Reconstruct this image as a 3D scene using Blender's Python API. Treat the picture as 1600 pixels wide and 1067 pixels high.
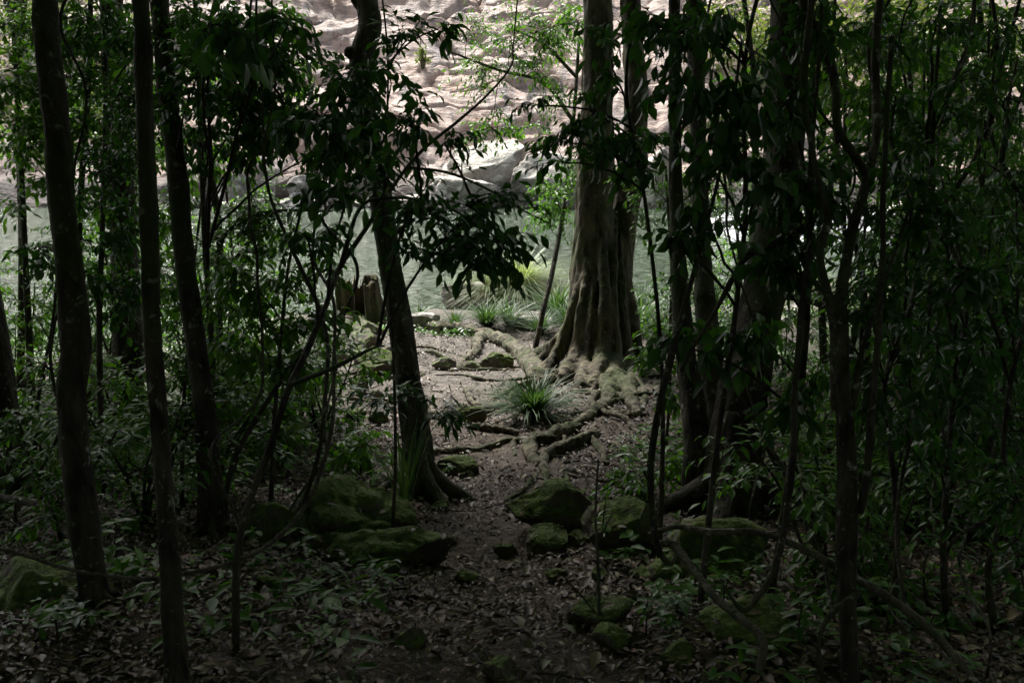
import bpy, math, random
import numpy as np
from mathutils import Vector
for o in list(bpy.data.objects): bpy.data.objects.remove(o)
S = bpy.context.scene; COL = S.collection
R = math.radians
RNG = np.random.default_rng(7); random.seed(7)

# ------------------------------------------------------------------ camera, sky, sun, exposure
CAMZ = 2.7; PITCH = R(12.0); F = 1556.0
cam_d = bpy.data.cameras.new('camera'); cam = bpy.data.objects.new('camera', cam_d); COL.objects.link(cam)
cam_d.lens = 35.0; cam_d.sensor_width = 36.0; cam_d.clip_start = 0.05; cam_d.clip_end = 400
cam.location = (0, 0, CAMZ); cam.rotation_euler = (R(90) - PITCH, 0, 0)
cam_d.dof.use_dof = True; cam_d.dof.focus_distance = 8.0; cam_d.dof.aperture_fstop = 14.0
S.camera = cam
SUN_EL, SUN_AZ = 50.0, -24.0          # azimuth from +Y towards +X
W = bpy.data.worlds.new('World'); S.world = W; W.use_nodes = True
nt = W.node_tree; nt.nodes.clear()
sky = nt.nodes.new('ShaderNodeTexSky'); sky.sky_type = 'NISHITA'; sky.sun_disc = False
sky.sun_elevation = R(SUN_EL); sky.sun_rotation = R(SUN_AZ); sky.dust_density = 4.0; sky.air_density = 1.0
bg = nt.nodes.new('ShaderNodeBackground'); bg.inputs[1].default_value = 0.125
wo = nt.nodes.new('ShaderNodeOutputWorld')
bwn = nt.nodes.new('ShaderNodeRGBToBW'); mx = nt.nodes.new('ShaderNodeMix'); mx.data_type = 'RGBA'; mx.inputs['Factor'].default_value = .75   # thin cloud whitens the sky
nt.links.new(sky.outputs[0], bwn.inputs[0]); nt.links.new(sky.outputs[0], mx.inputs[6]); nt.links.new(bwn.outputs[0], mx.inputs[7]); nt.links.new(mx.outputs[2], bg.inputs[0]); nt.links.new(bg.outputs[0], wo.inputs[0])
sd = bpy.data.lights.new('sun', 'SUN'); sd.energy = 3.7; sd.angle = R(10); sd.color = (1, 0.95, 0.88)
so = bpy.data.objects.new('sun', sd); COL.objects.link(so)
az, el = R(SUN_AZ), R(SUN_EL)
tosun = Vector((math.sin(az) * math.cos(el), math.cos(az) * math.cos(el), math.sin(el)))
so.rotation_euler = tosun.to_track_quat('Z', 'Y').to_euler()
S.view_settings.view_transform = 'Standard'; S.view_settings.look = 'None'
S.view_settings.exposure = 1.38; S.view_settings.gamma = 1; S.view_settings.use_curve_mapping = False
S.render.engine = 'CYCLES'
cy = S.cycles
cy.use_denoising = True
try: cy.denoiser = 'OPENIMAGEDENOISE'
except Exception: pass
cy.max_bounces = 9; cy.diffuse_bounces = 6; cy.glossy_bounces = 3; cy.transmission_bounces = 4
cy.sample_clamp_indirect = 4.0; cy.caustics_reflective = False; cy.caustics_refractive = False

# ------------------------------------------------------------------ helpers
sp_, cp_ = math.sin(PITCH), math.cos(PITCH)
def P(px, py, D):
    """point at depth D metres along the view axis seen at photo pixel px,py (1600 wide)"""
    x = (px - 800) / F; u = (533.5 - py) / F
    return np.array([x * D, (cp_ + u * sp_) * D, CAMZ + (-sp_ + u * cp_) * D])

def _h(ix, iy, iz, s):
    n = (ix * 374761393 + iy * 668265263 + iz * 2147483647 + s * 1274126177) & 0xffffffff
    n = ((n ^ (n >> 13)) * 1274126177) & 0xffffffff
    n = ((n ^ (n >> 16)) * 2246822519) & 0xffffffff
    return ((n ^ (n >> 15)) & 0xffff) / 65535.0
def vnoise(p, s=0):
    p = np.asarray(p, float); i = np.floor(p).astype(np.int64); f = p - i; f = f * f * (3 - 2 * f)
    x, y, z = i[..., 0], i[..., 1], i[..., 2]; r = 0
    for a in (0, 1):
        for b in (0, 1):
            for c in (0, 1):
                w = (f[..., 0] if a else 1 - f[..., 0]) * (f[..., 1] if b else 1 - f[..., 1]) * (f[..., 2] if c else 1 - f[..., 2])
                r = r + w * _h(x + a, y + b, z + c, s)
    return r * 2 - 1
def fbm(p, s=0, o=4, g=.5):
    p = np.asarray(p, float); r = 0; a = 1
    for k in range(o):
        r = r + a * vnoise(p * 2 ** k + 17.3 * k, s + k); a *= g
    return r
def n2(x, y, sc, s=0, o=3):
    x = np.asarray(x, float); y = np.asarray(y, float)
    return fbm(np.stack([x / sc, y / sc, np.zeros_like(x) + s * 3.1], -1), s, o)
def sstep(a, b, x):
    t = np.clip((x - a) / (b - a), 0, 1); return t * t * (3 - 2 * t)

def shore(x):
    return 14.8 - 2.4 * sstep(-2.4, -6.5, x) + 3.2 * sstep(2.2, 6, x) + .35 * n2(x, x * 0, 1.3, 5)
def gz(x, y, fine=True):
    x = np.asarray(x, float); y = np.asarray(y, float)
    d = shore(x) - y                                   # distance inland
    z = np.where(d > 0, 0.055 * np.clip(d, 0, 30) + .0032 * np.clip(d, 0, 12) ** 2, -.16 * np.clip(-d, 0, 8))
    z = z + .10 * sstep(0, .7, d) 
    side = sstep(1.3, 4.5, np.abs(x - .1))
    z = z + side * .12 * sstep(0, 4, d)
    z = z + .10 * n2(x, y, 2.3, 1) * sstep(-.5, 2, d) + .035 * n2(x, y, .6, 2) * sstep(-.5, 1, d)
    z = z - .07 * np.exp(-((x - pathx(y)) / .45) ** 2) * sstep(1, 3, d)
    if fine: z = z + .012 * n2(x, y, .13, 3, 3)
    return z
def pathx(y):
    return np.interp(y, [-6, 0, 2.7, 4, 5.5, 7, 8.5, 10, 12], [.6, .1, 0, -.08, -.22, -.45, -.55, -.2, .3])
def G(px, py, lift=0.0):
    """where the view ray through a photo pixel meets the ground; returns point, depth"""
    D = np.arange(1.2, 40, .01); pts = np.stack([P(px, py, 1.0) - np.array([0, 0, CAMZ])] * len(D)) * D[:, None]
    pts[:, 2] += CAMZ
    hit = np.argmax(pts[:, 2] < gz(pts[:, 0], pts[:, 1], False) + lift)
    if pts[hit, 2] > gz(pts[hit, 0], pts[hit, 1], False) + lift: hit = len(D) - 1
    return pts[hit], D[hit]

def mesh_obj(name, V, Fc, m, parent=None, smooth=True):
    """Fc: list of (k x n) int arrays"""
    me = bpy.data.meshes.new(name); V = np.asarray(V, np.float32)
    Fc = [np.asarray(f, np.int32) for f in Fc if len(f)]
    nl = sum(f.size for f in Fc); npoly = sum(len(f) for f in Fc)
    me.vertices.add(len(V)); me.vertices.foreach_set('co', V.ravel())
    me.loops.add(nl); me.polygons.add(npoly)
    me.loops.foreach_set('vertex_index', np.concatenate([f.ravel() for f in Fc]))
    cnt = np.concatenate([np.full(len(f), f.shape[1]) for f in Fc])
    me.polygons.foreach_set('loop_start', np.concatenate([[0], np.cumsum(cnt)[:-1]]).astype(np.int32))
    me.polygons.foreach_set('use_smooth', np.full(npoly, smooth))
    me.update(calc_edges=True); me.validate()
    me.materials.append(m)
    o = bpy.data.objects.new(name, me); COL.objects.link(o)
    if parent is not None: o.parent = parent
    return o
def thing(name, label, cat, loc=(0, 0, 0), group=None):
    o = bpy.data.objects.new(name, None); COL.objects.link(o); o.location = loc; o.empty_display_size = .1
    o['label'] = label; o['category'] = cat
    if group: o['group'] = group
    return o
def tag(o, label, cat, group=None, kind=None):
    if label: o['label'] = label
    if cat: o['category'] = cat
    if group: o['group'] = group
    if kind: o['kind'] = kind
    return o

class MB:
    def __init__(s): s.V = []; s.Q = []; s.T = []; s.n = 0
    def add(s, V, Q=None, T=None):
        V = np.asarray(V, float)
        if Q is not None and len(Q): s.Q.append(np.asarray(Q) + s.n)
        if T is not None and len(T): s.T.append(np.asarray(T) + s.n)
        s.V.append(V); s.n += len(V)
    def build(s, name, m, parent=None, smooth=True, origin=None):
        V = np.concatenate(s.V)
        if origin is not None: V = V - np.asarray(origin)
        F_ = []
        if s.Q: F_.append(np.concatenate(s.Q))
        if s.T: F_.append(np.concatenate(s.T))
        o = mesh_obj(name, V, F_, m, parent, smooth)
        if origin is not None and parent is None: o.location = origin
        return o

def crom(pts, k=6):
    pts = np.asarray(pts, float)
    if len(pts) < 3: 
        t = np.linspace(0, 1, k * (len(pts) - 1) + 1)[:, None]; return pts[0] * (1 - t) + pts[-1] * t
    Q = np.vstack([2 * pts[0] - pts[1], pts, 2 * pts[-1] - pts[-2]]); out = []
    for i in range(1, len(Q) - 2):
        p0, p1, p2, p3 = Q[i - 1], Q[i], Q[i + 1], Q[i + 2]
        for j in range(k):
            t = j / k
            out.append(.5 * (2 * p1 + (p2 - p0) * t + (2 * p0 - 5 * p1 + 4 * p2 - p3) * t * t + (3 * p1 - p0 - 3 * p2 + p3) * t ** 3))
    out.append(pts[-1]); return np.array(out)
def tube(mb, pts, rad, sides=8, rough=0.0, cap=True, seed=0, flat=1.0):
    pts = np.asarray(pts, float); n = len(pts)
    rad = np.broadcast_to(np.asarray(rad, float), (n,))
    T = np.gradient(pts, axis=0); T /= np.linalg.norm(T, axis=1)[:, None] + 1e-9
    u = np.cross(T[0], [0.13, 0.9, 0.35]); u /= np.linalg.norm(u); U = [u]
    for i in range(1, n):
        v = U[-1] - T[i] * np.dot(U[-1], T[i]); U.append(v / (np.linalg.norm(v) + 1e-9))
    U = np.array(U); B = np.cross(T, U)
    a = np.arange(sides) / sides * 2 * np.pi
    ring = U[:, None, :] * np.cos(a)[None, :, None] + B[:, None, :] * np.sin(a)[None, :, None]
    r = rad[:, None] * np.ones((1, sides))
    if rough:
        q = pts[:, None, :] + ring * rad[:, None, None]
        if sides >= 10:
            sl = np.concatenate([[0], np.cumsum(np.linalg.norm(np.diff(pts, axis=0), axis=1))]); tw = sl * .25 / (np.mean(rad) * 6)
            ca, sa = np.cos(a[None, :] + tw[:, None]), np.sin(a[None, :] + tw[:, None])
            r = r * (1 + rough * 1.3 * fbm(np.stack([ca * 1.6, sa * 1.6, np.broadcast_to((sl / (np.mean(rad) * 9))[:, None], ca.shape)], -1), seed + 40, 2))
        r = r * (1 + rough * fbm(q * np.array([1, 1, .45]) / (np.mean(rad) * 1.1 + 1e-6), seed, 3))
    V = pts[:, None, :] + ring * r[..., None]
    V = V.reshape(-1, 3)
    i = np.arange(n - 1)[:, None] * sides; j = np.arange(sides)[None, :]; j2 = (j + 1) % sides
    Q = np.stack([i + j, i + j2, i + sides + j2, i + sides + j], -1).reshape(-1, 4)
    Tt = []
    if cap:
        V = np.vstack([V, pts[0] - T[0] * rad[0] * .4, pts[-1] + T[-1] * rad[-1] * .4]); c0, c1 = n * sides, n * sides + 1
        for k in range(sides):
            Tt.append((c0, (k + 1) % sides, k)); Tt.append((c1, (n - 1) * sides + k, (n - 1) * sides + (k + 1) % sides))
    mb.add(V, Q, Tt)

def leaf_mesh(mb, pos, d, up, L, wr=.42, curl=.25, fold=.18):
    """ovate leaf with a drip tip, folded along its midrib"""
    pos = np.asarray(pos, float); N = len(pos)
    if N == 0: return
    L = np.broadcast_to(np.asarray(L, float), (N,))
    wr = np.broadcast_to(np.asarray(wr, float), (N,))
    d = np.asarray(d, float); d = d / (np.linalg.norm(d, axis=1)[:, None] + 1e-9)
    s = np.cross(d, up); s /= np.linalg.norm(s, axis=1)[:, None] + 1e-9
    n = np.cross(s, d)
    #        along, side, normal
    tpl = np.array([(0, 0, 0), (.22, .62, 0), (.22, 0, 0), (.22, -.62, 0), (.5, 1, 0), (.5, 0, 0), (.5, -1, 0), (.78, .6, 0), (.78, 0, 0), (.78, -.6, 0), (1.0, 0, 0)])
    al, si = tpl[:, 0], tpl[:, 1]
    cu = (RNG.random(N) * 1.0 + .3) * curl
    V = pos[:, None, :] + (d * L[:, None])[:, None, :] * al[None, :, None] \
        + (s * (L * wr * .5)[:, None])[:, None, :] * si[None, :, None] \
        + n[:, None, :] * (L[:, None] * (-cu[:, None] * al[None, :] ** 2 + fold * wr[:, None] * np.abs(si)[None, :]))[..., None]
    V = V.reshape(-1, 3); b = (np.arange(N) * 11)[:, None]
    T = np.array([(0, 2, 1), (0, 3, 2), (7, 8, 10), (8, 9, 10)]); Q = np.array([(1, 2, 5, 4), (2, 3, 6, 5), (4, 5, 8, 7), (5, 6, 9, 8)])
    mb.add(V, (b[:, :, None] + Q[None]).reshape(-1, 4), (b[:, :, None] + T[None]).reshape(-1, 3))

# ------------------------------------------------------------------ materials
def mat(name):
    m = bpy.data.materials.new(name); m.use_nodes = True; t = m.node_tree; t.nodes.clear()
    out = t.nodes.new('ShaderNodeOutputMaterial'); b = t.nodes.new('ShaderNodeBsdfPrincipled')
    t.links.new(b.outputs[0], out.inputs[0]); return m, t, b, out
def N_(t, typ, **kw):
    n = t.nodes.new(typ)
    for k, v in kw.items():
        if k.startswith('i_'):
            key = k[2:]; key = int(key) if key.isdigit() else key.replace('_', ' ')
            n.inputs[key].default_value = v
        else: setattr(n, k, v)
    return n
def ramp(t, src, stops, interp='LINEAR'):
    r = t.nodes.new('ShaderNodeValToRGB'); r.color_ramp.interpolation = interp
    while len(r.color_ramp.elements) < len(stops): r.color_ramp.elements.new(.5)
    for e, (p, c) in zip(r.color_ramp.elements, stops):
        e.position = p; e.color = (*c, 1) if len(c) == 3 else c
    t.links.new(src, r.inputs[0]); return r.outputs[0]
def noise(t, scale, detail=5, rough=.55, stretch=None, co='Object', dist=0):
    tc = t.nodes.new('ShaderNodeTexCoord'); n = N_(t, 'ShaderNodeTexNoise'); n.inputs['Scale'].default_value = scale
    n.inputs['Detail'].default_value = detail; n.inputs['Roughness'].default_value = rough; n.inputs['Distortion'].default_value = dist
    src = tc.outputs[co]
    if stretch:
        mp = t.nodes.new('ShaderNodeMapping'); mp.inputs['Scale'].default_value = stretch; t.links.new(src, mp.inputs[0]); src = mp.outputs[0]
    t.links.new(src, n.inputs['Vector']); return n.outputs['Fac']
def mix(t, f, a, b):
    m = t.nodes.new('ShaderNodeMix'); m.data_type = 'RGBA'
    for s, v in ((m.inputs['Factor'], f), (m.inputs['A'], a), (m.inputs['B'], b)):
        if hasattr(v, 'links'): t.links.new(v, s)
        else: s.default_value = v if isinstance(v, (int, float)) else (*v, 1)
    for s in m.inputs:
        if s.type == 'RGBA' and s.name == 'A':
            if hasattr(a, 'links'): t.links.new(a, s)
            else: s.default_value = (*a, 1)
        if s.type == 'RGBA' and s.name == 'B':
            if hasattr(b, 'links'): t.links.new(b, s)
            else: s.default_value = (*b, 1)
    return [o for o in m.outputs if o.type == 'RGBA'][0]
def math_(t, op, a, b=0.0, clamp=False):
    m = t.nodes.new('ShaderNodeMath'); m.operation = op; m.use_clamp = clamp
    for i, v in enumerate((a, b)):
        if hasattr(v, 'links'): t.links.new(v, m.inputs[i])
        else: m.inputs[i].default_value = v
    return m.outputs[0]
def bump(t, b, h, strength=.5, dist=.02, prev=None):
    n = t.nodes.new('ShaderNodeBump'); n.inputs['Strength'].default_value = strength; n.inputs['Distance'].default_value = dist
    t.links.new(h, n.inputs['Height'])
    if prev is not None: t.links.new(prev, n.inputs['Normal'])
    if b is not None: t.links.new(n.outputs[0], b.inputs['Normal'])
    return n.outputs[0]
def upness(t):
    g = t.nodes.new('ShaderNodeNewGeometry'); s = t.nodes.new('ShaderNodeSeparateXYZ'); t.links.new(g.outputs['Normal'], s.inputs[0]); return s.outputs[2]

def leaf_mat(name, c0, c1, c2, trans=.35, rough=.42, spec=.5):
    m, t, b, out = mat(name); g = t.nodes.new('ShaderNodeNewGeometry')
    col = ramp(t, g.outputs['Random Per Island'], [(0, c0), (.55, c1), (1, c2)])
    n = noise(t, 9, 2); col2 = mix(t, math_(t, 'MULTIPLY', n, .5), col, c0)
    t.links.new(col2, b.inputs['Base Color']); b.inputs['Roughness'].default_value = rough
    b.inputs['Specular IOR Level'].default_value = spec
    tr = t.nodes.new('ShaderNodeBsdfTranslucent')
    tcol = mix(t, .5, col, (min(c2[0] * 1.5, 1), min(c2[1] * 1.7, 1), c2[2] * .5)); t.links.new(tcol, tr.inputs[0])
    ms = t.nodes.new('ShaderNodeMixShader'); ms.inputs[0].default_value = trans
    t.links.new(b.outputs[0], ms.inputs[1]); t.links.new(tr.outputs[0], ms.inputs[2]); t.links.new(ms.outputs[0], out.inputs[0])
    return m
def bark_mat(name, dark, light, moss=.3, lichen=.2, scale=14, st=.22):
    m, t, b, out = mat(name)
    n1 = noise(t, scale, 7, .65, (1, 1, st)); n2_ = noise(t, 3.2, 5, .6); n3 = noise(t, 26, 3, .6, dist=.5)
    c = ramp(t, n1, [(.38, dark), (.62, light)])
    c = mix(t, ramp(t, n3, [(.66 - .1 * lichen, (0, 0, 0)), (.72, (lichen * 2,) * 3)]), c, (.33, .34, .29))
    mm = ramp(t, n2_, [(.62 - .35 * moss, (0, 0, 0)), (.78 - .3 * moss, (.85,) * 3)])
    c = mix(t, mm, c, (.045, .065, .018))
    t.links.new(c, b.inputs['Base Color']); b.inputs['Roughness'].default_value = .85; b.inputs['Specular IOR Level'].default_value = .25
    p = bump(t, None, n1, 1.0, .06); bump(t, b, n3, .6, .012, p); return m
def rock_mat(name, dark, light, moss=.5, mossc=(.085, .125, .020), lichen=.0, scale=5, rough=.85, litc=(.5, .5, .46)):
    m, t, b, out = mat(name)
    n1 = noise(t, scale, 8, .62); n2_ = noise(t, scale * .35, 4, .6, dist=.4); n3 = noise(t, scale * 7, 3, .6); n4 = noise(t, 1.7, 6, .7)
    c = ramp(t, n1, [(.36, dark), (.64, light)])
    c = mix(t, ramp(t, n3, [(.55, (0, 0, 0)), (.75, (.4,) * 3)]), c, dark)
    if lichen:
        lq = math_(t, 'ADD', n2_, math_(t, 'MULTIPLY', upness(t), .22)); c = mix(t, ramp(t, lq, [(.72 - .3 * lichen, (0, 0, 0)), (.80 - .3 * lichen, (.9,) * 3)]), c, litc)
    if moss:
        u = upness(t); q = math_(t, 'ADD', math_(t, 'MULTIPLY', u, .5), math_(t, 'MULTIPLY', noise(t, 3.2, 7, .72), 1.25))
        mm = ramp(t, q, [(1.02 - .5 * moss, (0, 0, 0)), (1.16 - .5 * moss, (1,) * 3)])
        mc = ramp(t, n3, [(.3, tuple(v * .45 for v in mossc)), (.7, tuple(v * 1.35 for v in mossc))])
        c = mix(t, math_(t, 'MULTIPLY', mm, .92), c, mc)
    t.links.new(c, b.inputs['Base Color']); b.inputs['Roughness'].default_value = rough; b.inputs['Specular IOR Level'].default_value = .3
    p = bump(t, None, n1, .9, .10 * (5 / scale)); bump(t, b, n3, .7, .02 * (5 / scale), p); return m

M = {}
M['leaf_dark'] = leaf_mat('leaf_dark', (.012, .046, .008), (.024, .080, .012), (.044, .125, .016), .35, .42)
M['leaf_mid'] = leaf_mat('leaf_mid', (.026, .085, .008), (.050, .145, .014), (.095, .215, .020), .45, .42)
M['leaf_light'] = leaf_mat('leaf_light', (.040, .10, .012), (.072, .16, .02), (.12, .21, .03), .45, .42)
M['leaf_far'] = leaf_mat('leaf_far', (.05, .09, .025), (.10, .16, .04), (.19, .22, .06), .4, .5)
M['grass'] = leaf_mat('grass_green', (.022, .058, .018), (.042, .095, .028), (.075, .14, .045), .3, .5, .3)
M['sedge'] = leaf_mat('sedge_pale', (.09, .15, .05), (.18, .25, .09), (.28, .32, .16), .4, .5)
M['straw'] = leaf_mat('straw_dry', (.13, .085, .045), (.20, .14, .075), (.27, .20, .12), .3, .6)
M['litter'] = None
def litter_mat():
    m, t, b, out = mat('leaf_litter'); g = t.nodes.new('ShaderNodeNewGeometry')
    c = ramp(t, g.outputs['Random Per Island'], [(0, (.025, .015, .010)), (.30, (.055, .032, .018)), (.55, (.10, .060, .034)), (.72, (.155, .105, .065)), (.84, (.20, .16, .075)), (.92, (.28, .235, .17)), (.965, (.17, .055, .035)), (1, (.09, .13, .03))])
    n = noise(t, 60, 3); c = mix(t, math_(t, 'MULTIPLY', n, .6), c, (.03, .02, .015))
    t.links.new(c, b.inputs['Base Color']); b.inputs['Roughness'].default_value = .55; b.inputs['Specular IOR Level'].default_value = .4; return m
M['litter'] = litter_mat()
M['bark_dark'] = bark_mat('bark_dark', (.014, .012, .009), (.085, .07, .055), .45, .5)
M['bark_grey'] = bark_mat('bark_grey', (.022, .02, .015), (.13, .11, .085), .45, .6, 10)
M['bark_big'] = bark_mat('bark_fig', (.024, .021, .014), (.17, .145, .10), .42, .35, 9)
M['root'] = bark_mat('bark_root', (.024, .021, .014), (.20, .18, .125), .48, .3, 14, 1.0)
M['twig'] = bark_mat('bark_twig', (.02, .016, .012), (.05, .042, .034), .1, .1, 30)
M['liana'] = bark_mat('bark_liana', (.05, .042, .035), (.15, .13, .105), .15, .3, 24)
M['rock_moss'] = rock_mat('rock_mossy', (.05, .045, .036), (.15, .135, .11), .64)
M['rock_brown'] = rock_mat('rock_brown', (.05, .04, .032), (.15, .125, .10), .42)
M['rock_grey'] = rock_mat('rock_grey', (.07, .062, .052), (.22, .20, .17), .12, lichen=.15)
M['rock_shore'] = rock_mat('rock_shore', (.12, .11, .10), (.36, .34, .31), 0, lichen=.3, litc=(.5, .48, .44))
M['rock_far'] = rock_mat('rock_far', (.13, .115, .095), (.42, .38, .33), 0, lichen=.58, scale=1.2, litc=(.60, .57, .50))
M['stump'] = bark_mat('stump_wood', (.022, .017, .012), (.13, .10, .072), .5, .3, 9)

def ground_mat(name, path):
    m, t, b, out = mat(name)
    n1 = noise(t, 1.1, 6, .6); n2_ = noise(t, 9, 6, .65); n3 = noise(t, 55, 3, .6)
    if path: c = ramp(t, n2_, [(.36, (.035, .024, .016)), (.64, (.10, .072, .052))])
    else: c = ramp(t, n2_, [(.3, (.035, .026, .018)), (.7, (.095, .070, .052))])
    tc = t.nodes.new('ShaderNodeTexCoord'); sx = t.nodes.new('ShaderNodeSeparateXYZ'); t.links.new(tc.outputs['Object'], sx.inputs[0])
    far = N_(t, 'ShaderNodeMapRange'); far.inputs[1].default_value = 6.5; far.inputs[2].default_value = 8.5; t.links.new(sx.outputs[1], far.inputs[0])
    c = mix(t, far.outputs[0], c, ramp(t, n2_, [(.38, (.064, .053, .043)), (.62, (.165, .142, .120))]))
    if not path:
        ax = math_(t, 'ABSOLUTE', math_(t, 'ADD', sx.outputs[0], -.5))
        side = N_(t, 'ShaderNodeMapRange'); side.inputs[1].default_value = 1.6; side.inputs[2].default_value = 3.4; t.links.new(ax, side.inputs[0])
        mo = math_(t, 'MULTIPLY', ramp(t, n1, [(.40, (0, 0, 0)), (.56, (1,) * 3)]), side.outputs[0])
        c = mix(t, math_(t, 'MULTIPLY', mo, .8), c, (.045, .06, .015))
    t.links.new(c, b.inputs['Base Color']); b.inputs['Roughness'].default_value = .9
    p = bump(t, None, n2_, .9, .08); bump(t, b, n3, .8, .015, p); return m
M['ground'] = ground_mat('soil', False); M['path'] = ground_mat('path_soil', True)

def bank_mat():
    m, t, b, out = mat('granite_bank')
    n1 = noise(t, .35, 8, .6, (1, 1, 1.6)); n2_ = noise(t, 1.3, 8, .65, (.6, 1, 1.8)); n3 = noise(t, 9, 5, .65); n4 = noise(t, .55, 5, .6, (1.6, .5, .5), dist=.8)
    c = ramp(t, n2_, [(.36, (.25, .175, .14)), (.5, (.45, .32, .26)), (.64, (.54, .43, .365))])
    c = mix(t, ramp(t, n1, [(.48, (0, 0, 0)), (.64, (.55,) * 3)]), c, (.52, .45, .405))
    c = mix(t, ramp(t, n4, [(.54, (0, 0, 0)), (.64, (.7,) * 3)]), c, (.17, .16, .165))
    c = mix(t, ramp(t, n3, [(.5, (0, 0, 0)), (.8, (.45,) * 3)]), c, (.16, .13, .12))
    c = mix(t, ramp(t, n1, [(.33, (.6,) * 3), (.40, (0, 0, 0))]), c, (.46, .28, .17))
    st = noise(t, 1.6, 5, .65, (2.2, .5, .5)); c = mix(t, ramp(t, st, [(.55, (0, 0, 0)), (.66, (.75,) * 3)]), c, (.13, .115, .11))
    n5 = noise(t, .9, 6, .7); c = mix(t, ramp(t, n5, [(.60, (0, 0, 0)), (.68, (.6,) * 3)]), c, (.62, .57, .53))
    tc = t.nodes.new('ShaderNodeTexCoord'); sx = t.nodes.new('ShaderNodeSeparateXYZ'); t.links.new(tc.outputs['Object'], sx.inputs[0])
    wet = N_(t, 'ShaderNodeMapRange'); wet.inputs[1].default_value = 1.0; wet.inputs[2].default_value = .45  # wet waterline band, deepened so the colour also paints the shadow line there
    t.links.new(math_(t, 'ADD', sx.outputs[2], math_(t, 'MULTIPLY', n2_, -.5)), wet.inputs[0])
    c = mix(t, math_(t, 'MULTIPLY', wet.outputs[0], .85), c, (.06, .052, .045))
    t.links.new(c, b.inputs['Base Color']); b.inputs['Roughness'].default_value = .7
    p = bump(t, None, n2_, 1.0, .55); bump(t, b, n3, .8, .10, p); return m
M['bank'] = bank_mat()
def water_mat(white=False):
    m, t, b, out = mat('rapids_water' if white else 'river_water')
    n1 = noise(t, 2.2, 4, .6, (1, 1.9, 1)); n2_ = noise(t, 9, 4, .65, (1, 2.0, 1)); n3 = noise(t, 38, 3, .6, (1, 1.8, 1))
    if white:
        c = ramp(t, n2_, [(.4, (.10, .11, .11)), (.62, (.75, .78, .8))]); t.links.new(c, b.inputs['Base Color']); b.inputs['Roughness'].default_value = .35
    else:
        nn = noise(t, .25, 3, .5)
        c = ramp(t, nn, [(.35, (.020, .042, .016)), (.65, (.036, .070, .032))]); t.links.new(c, b.inputs['Base Color'])
        b.inputs['Roughness'].default_value = .06
    b.inputs['IOR'].default_value = 1.33; b.inputs['Specular IOR Level'].default_value = .5 if white else .22
    n2_ = noise(t, 4.5, 3, .6, (1, 1.7, 1)); sp = ramp(t, n2_, [(.55, (0, 0, 0)), (.66, (1, 1, 1))])
    n0 = noise(t, .8, 3, .5, (1, 2.4, 1)); p = bump(t, None, n0, 1.0, .30); p = bump(t, None, n1, 1.0, .22, p); p = bump(t, None, sp, 1.0, .34, p); bump(t, b, n3, 1.0, .010, p); return m
M['water'] = water_mat(); M['rapids'] = water_mat(True)

# ------------------------------------------------------------------ ground, path, water, rocky bank
def build_ground():
    nx, ny = 520, 620
    xs = np.sinh(np.linspace(-1, 1, nx) * 3.0) / math.sinh(3.0) * 60
    v = np.linspace(0, 1, ny); ys = np.interp(v, [0, .06, .80, 1], [-40, -.5, 15, 48])
    X, Y = np.meshgrid(xs, ys); Z = gz(X, Y); Z = Z + .25 * n2(X, Y, 6, 9) * sstep(7, 14, np.abs(X)) * (shore(X) > Y + 1)
    V = np.stack([X, Y, Z], -1).reshape(-1, 3)
    i = np.arange(ny - 1)[:, None] * nx + np.arange(nx - 1)[None, :]
    Q = np.stack([i, i + 1, i + 1 + nx, i + nx], -1).reshape(-1, 4)
    c = V[Q].mean(1); w = .42 + .14 * n2(c[:, 0], c[:, 1], .45, 4) + .9 * sstep(7, 9, c[:, 1]) + .5 * sstep(9, 6, c[:,1]) * 0
    inp = (np.abs(c[:, 0] - pathx(c[:, 1])) < w) & (c[:, 1] > -4) & (c[:, 1] < 10.3)
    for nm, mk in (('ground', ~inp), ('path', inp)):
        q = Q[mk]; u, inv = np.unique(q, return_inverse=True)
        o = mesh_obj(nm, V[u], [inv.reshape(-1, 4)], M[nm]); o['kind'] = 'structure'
build_ground()
wx, wy = np.meshgrid(np.linspace(-70, 70, 60), np.linspace(8, 46, 40))
i = np.arange(39)[:, None] * 60 + np.arange(59)[None, :]
o = mesh_obj('river_water', np.stack([wx, wy, wx * 0], -1).reshape(-1, 3), [np.stack([i, i + 1, i + 61, i + 60], -1).reshape(-1, 4)], M['water'])
o['kind'] = 'structure'

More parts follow.
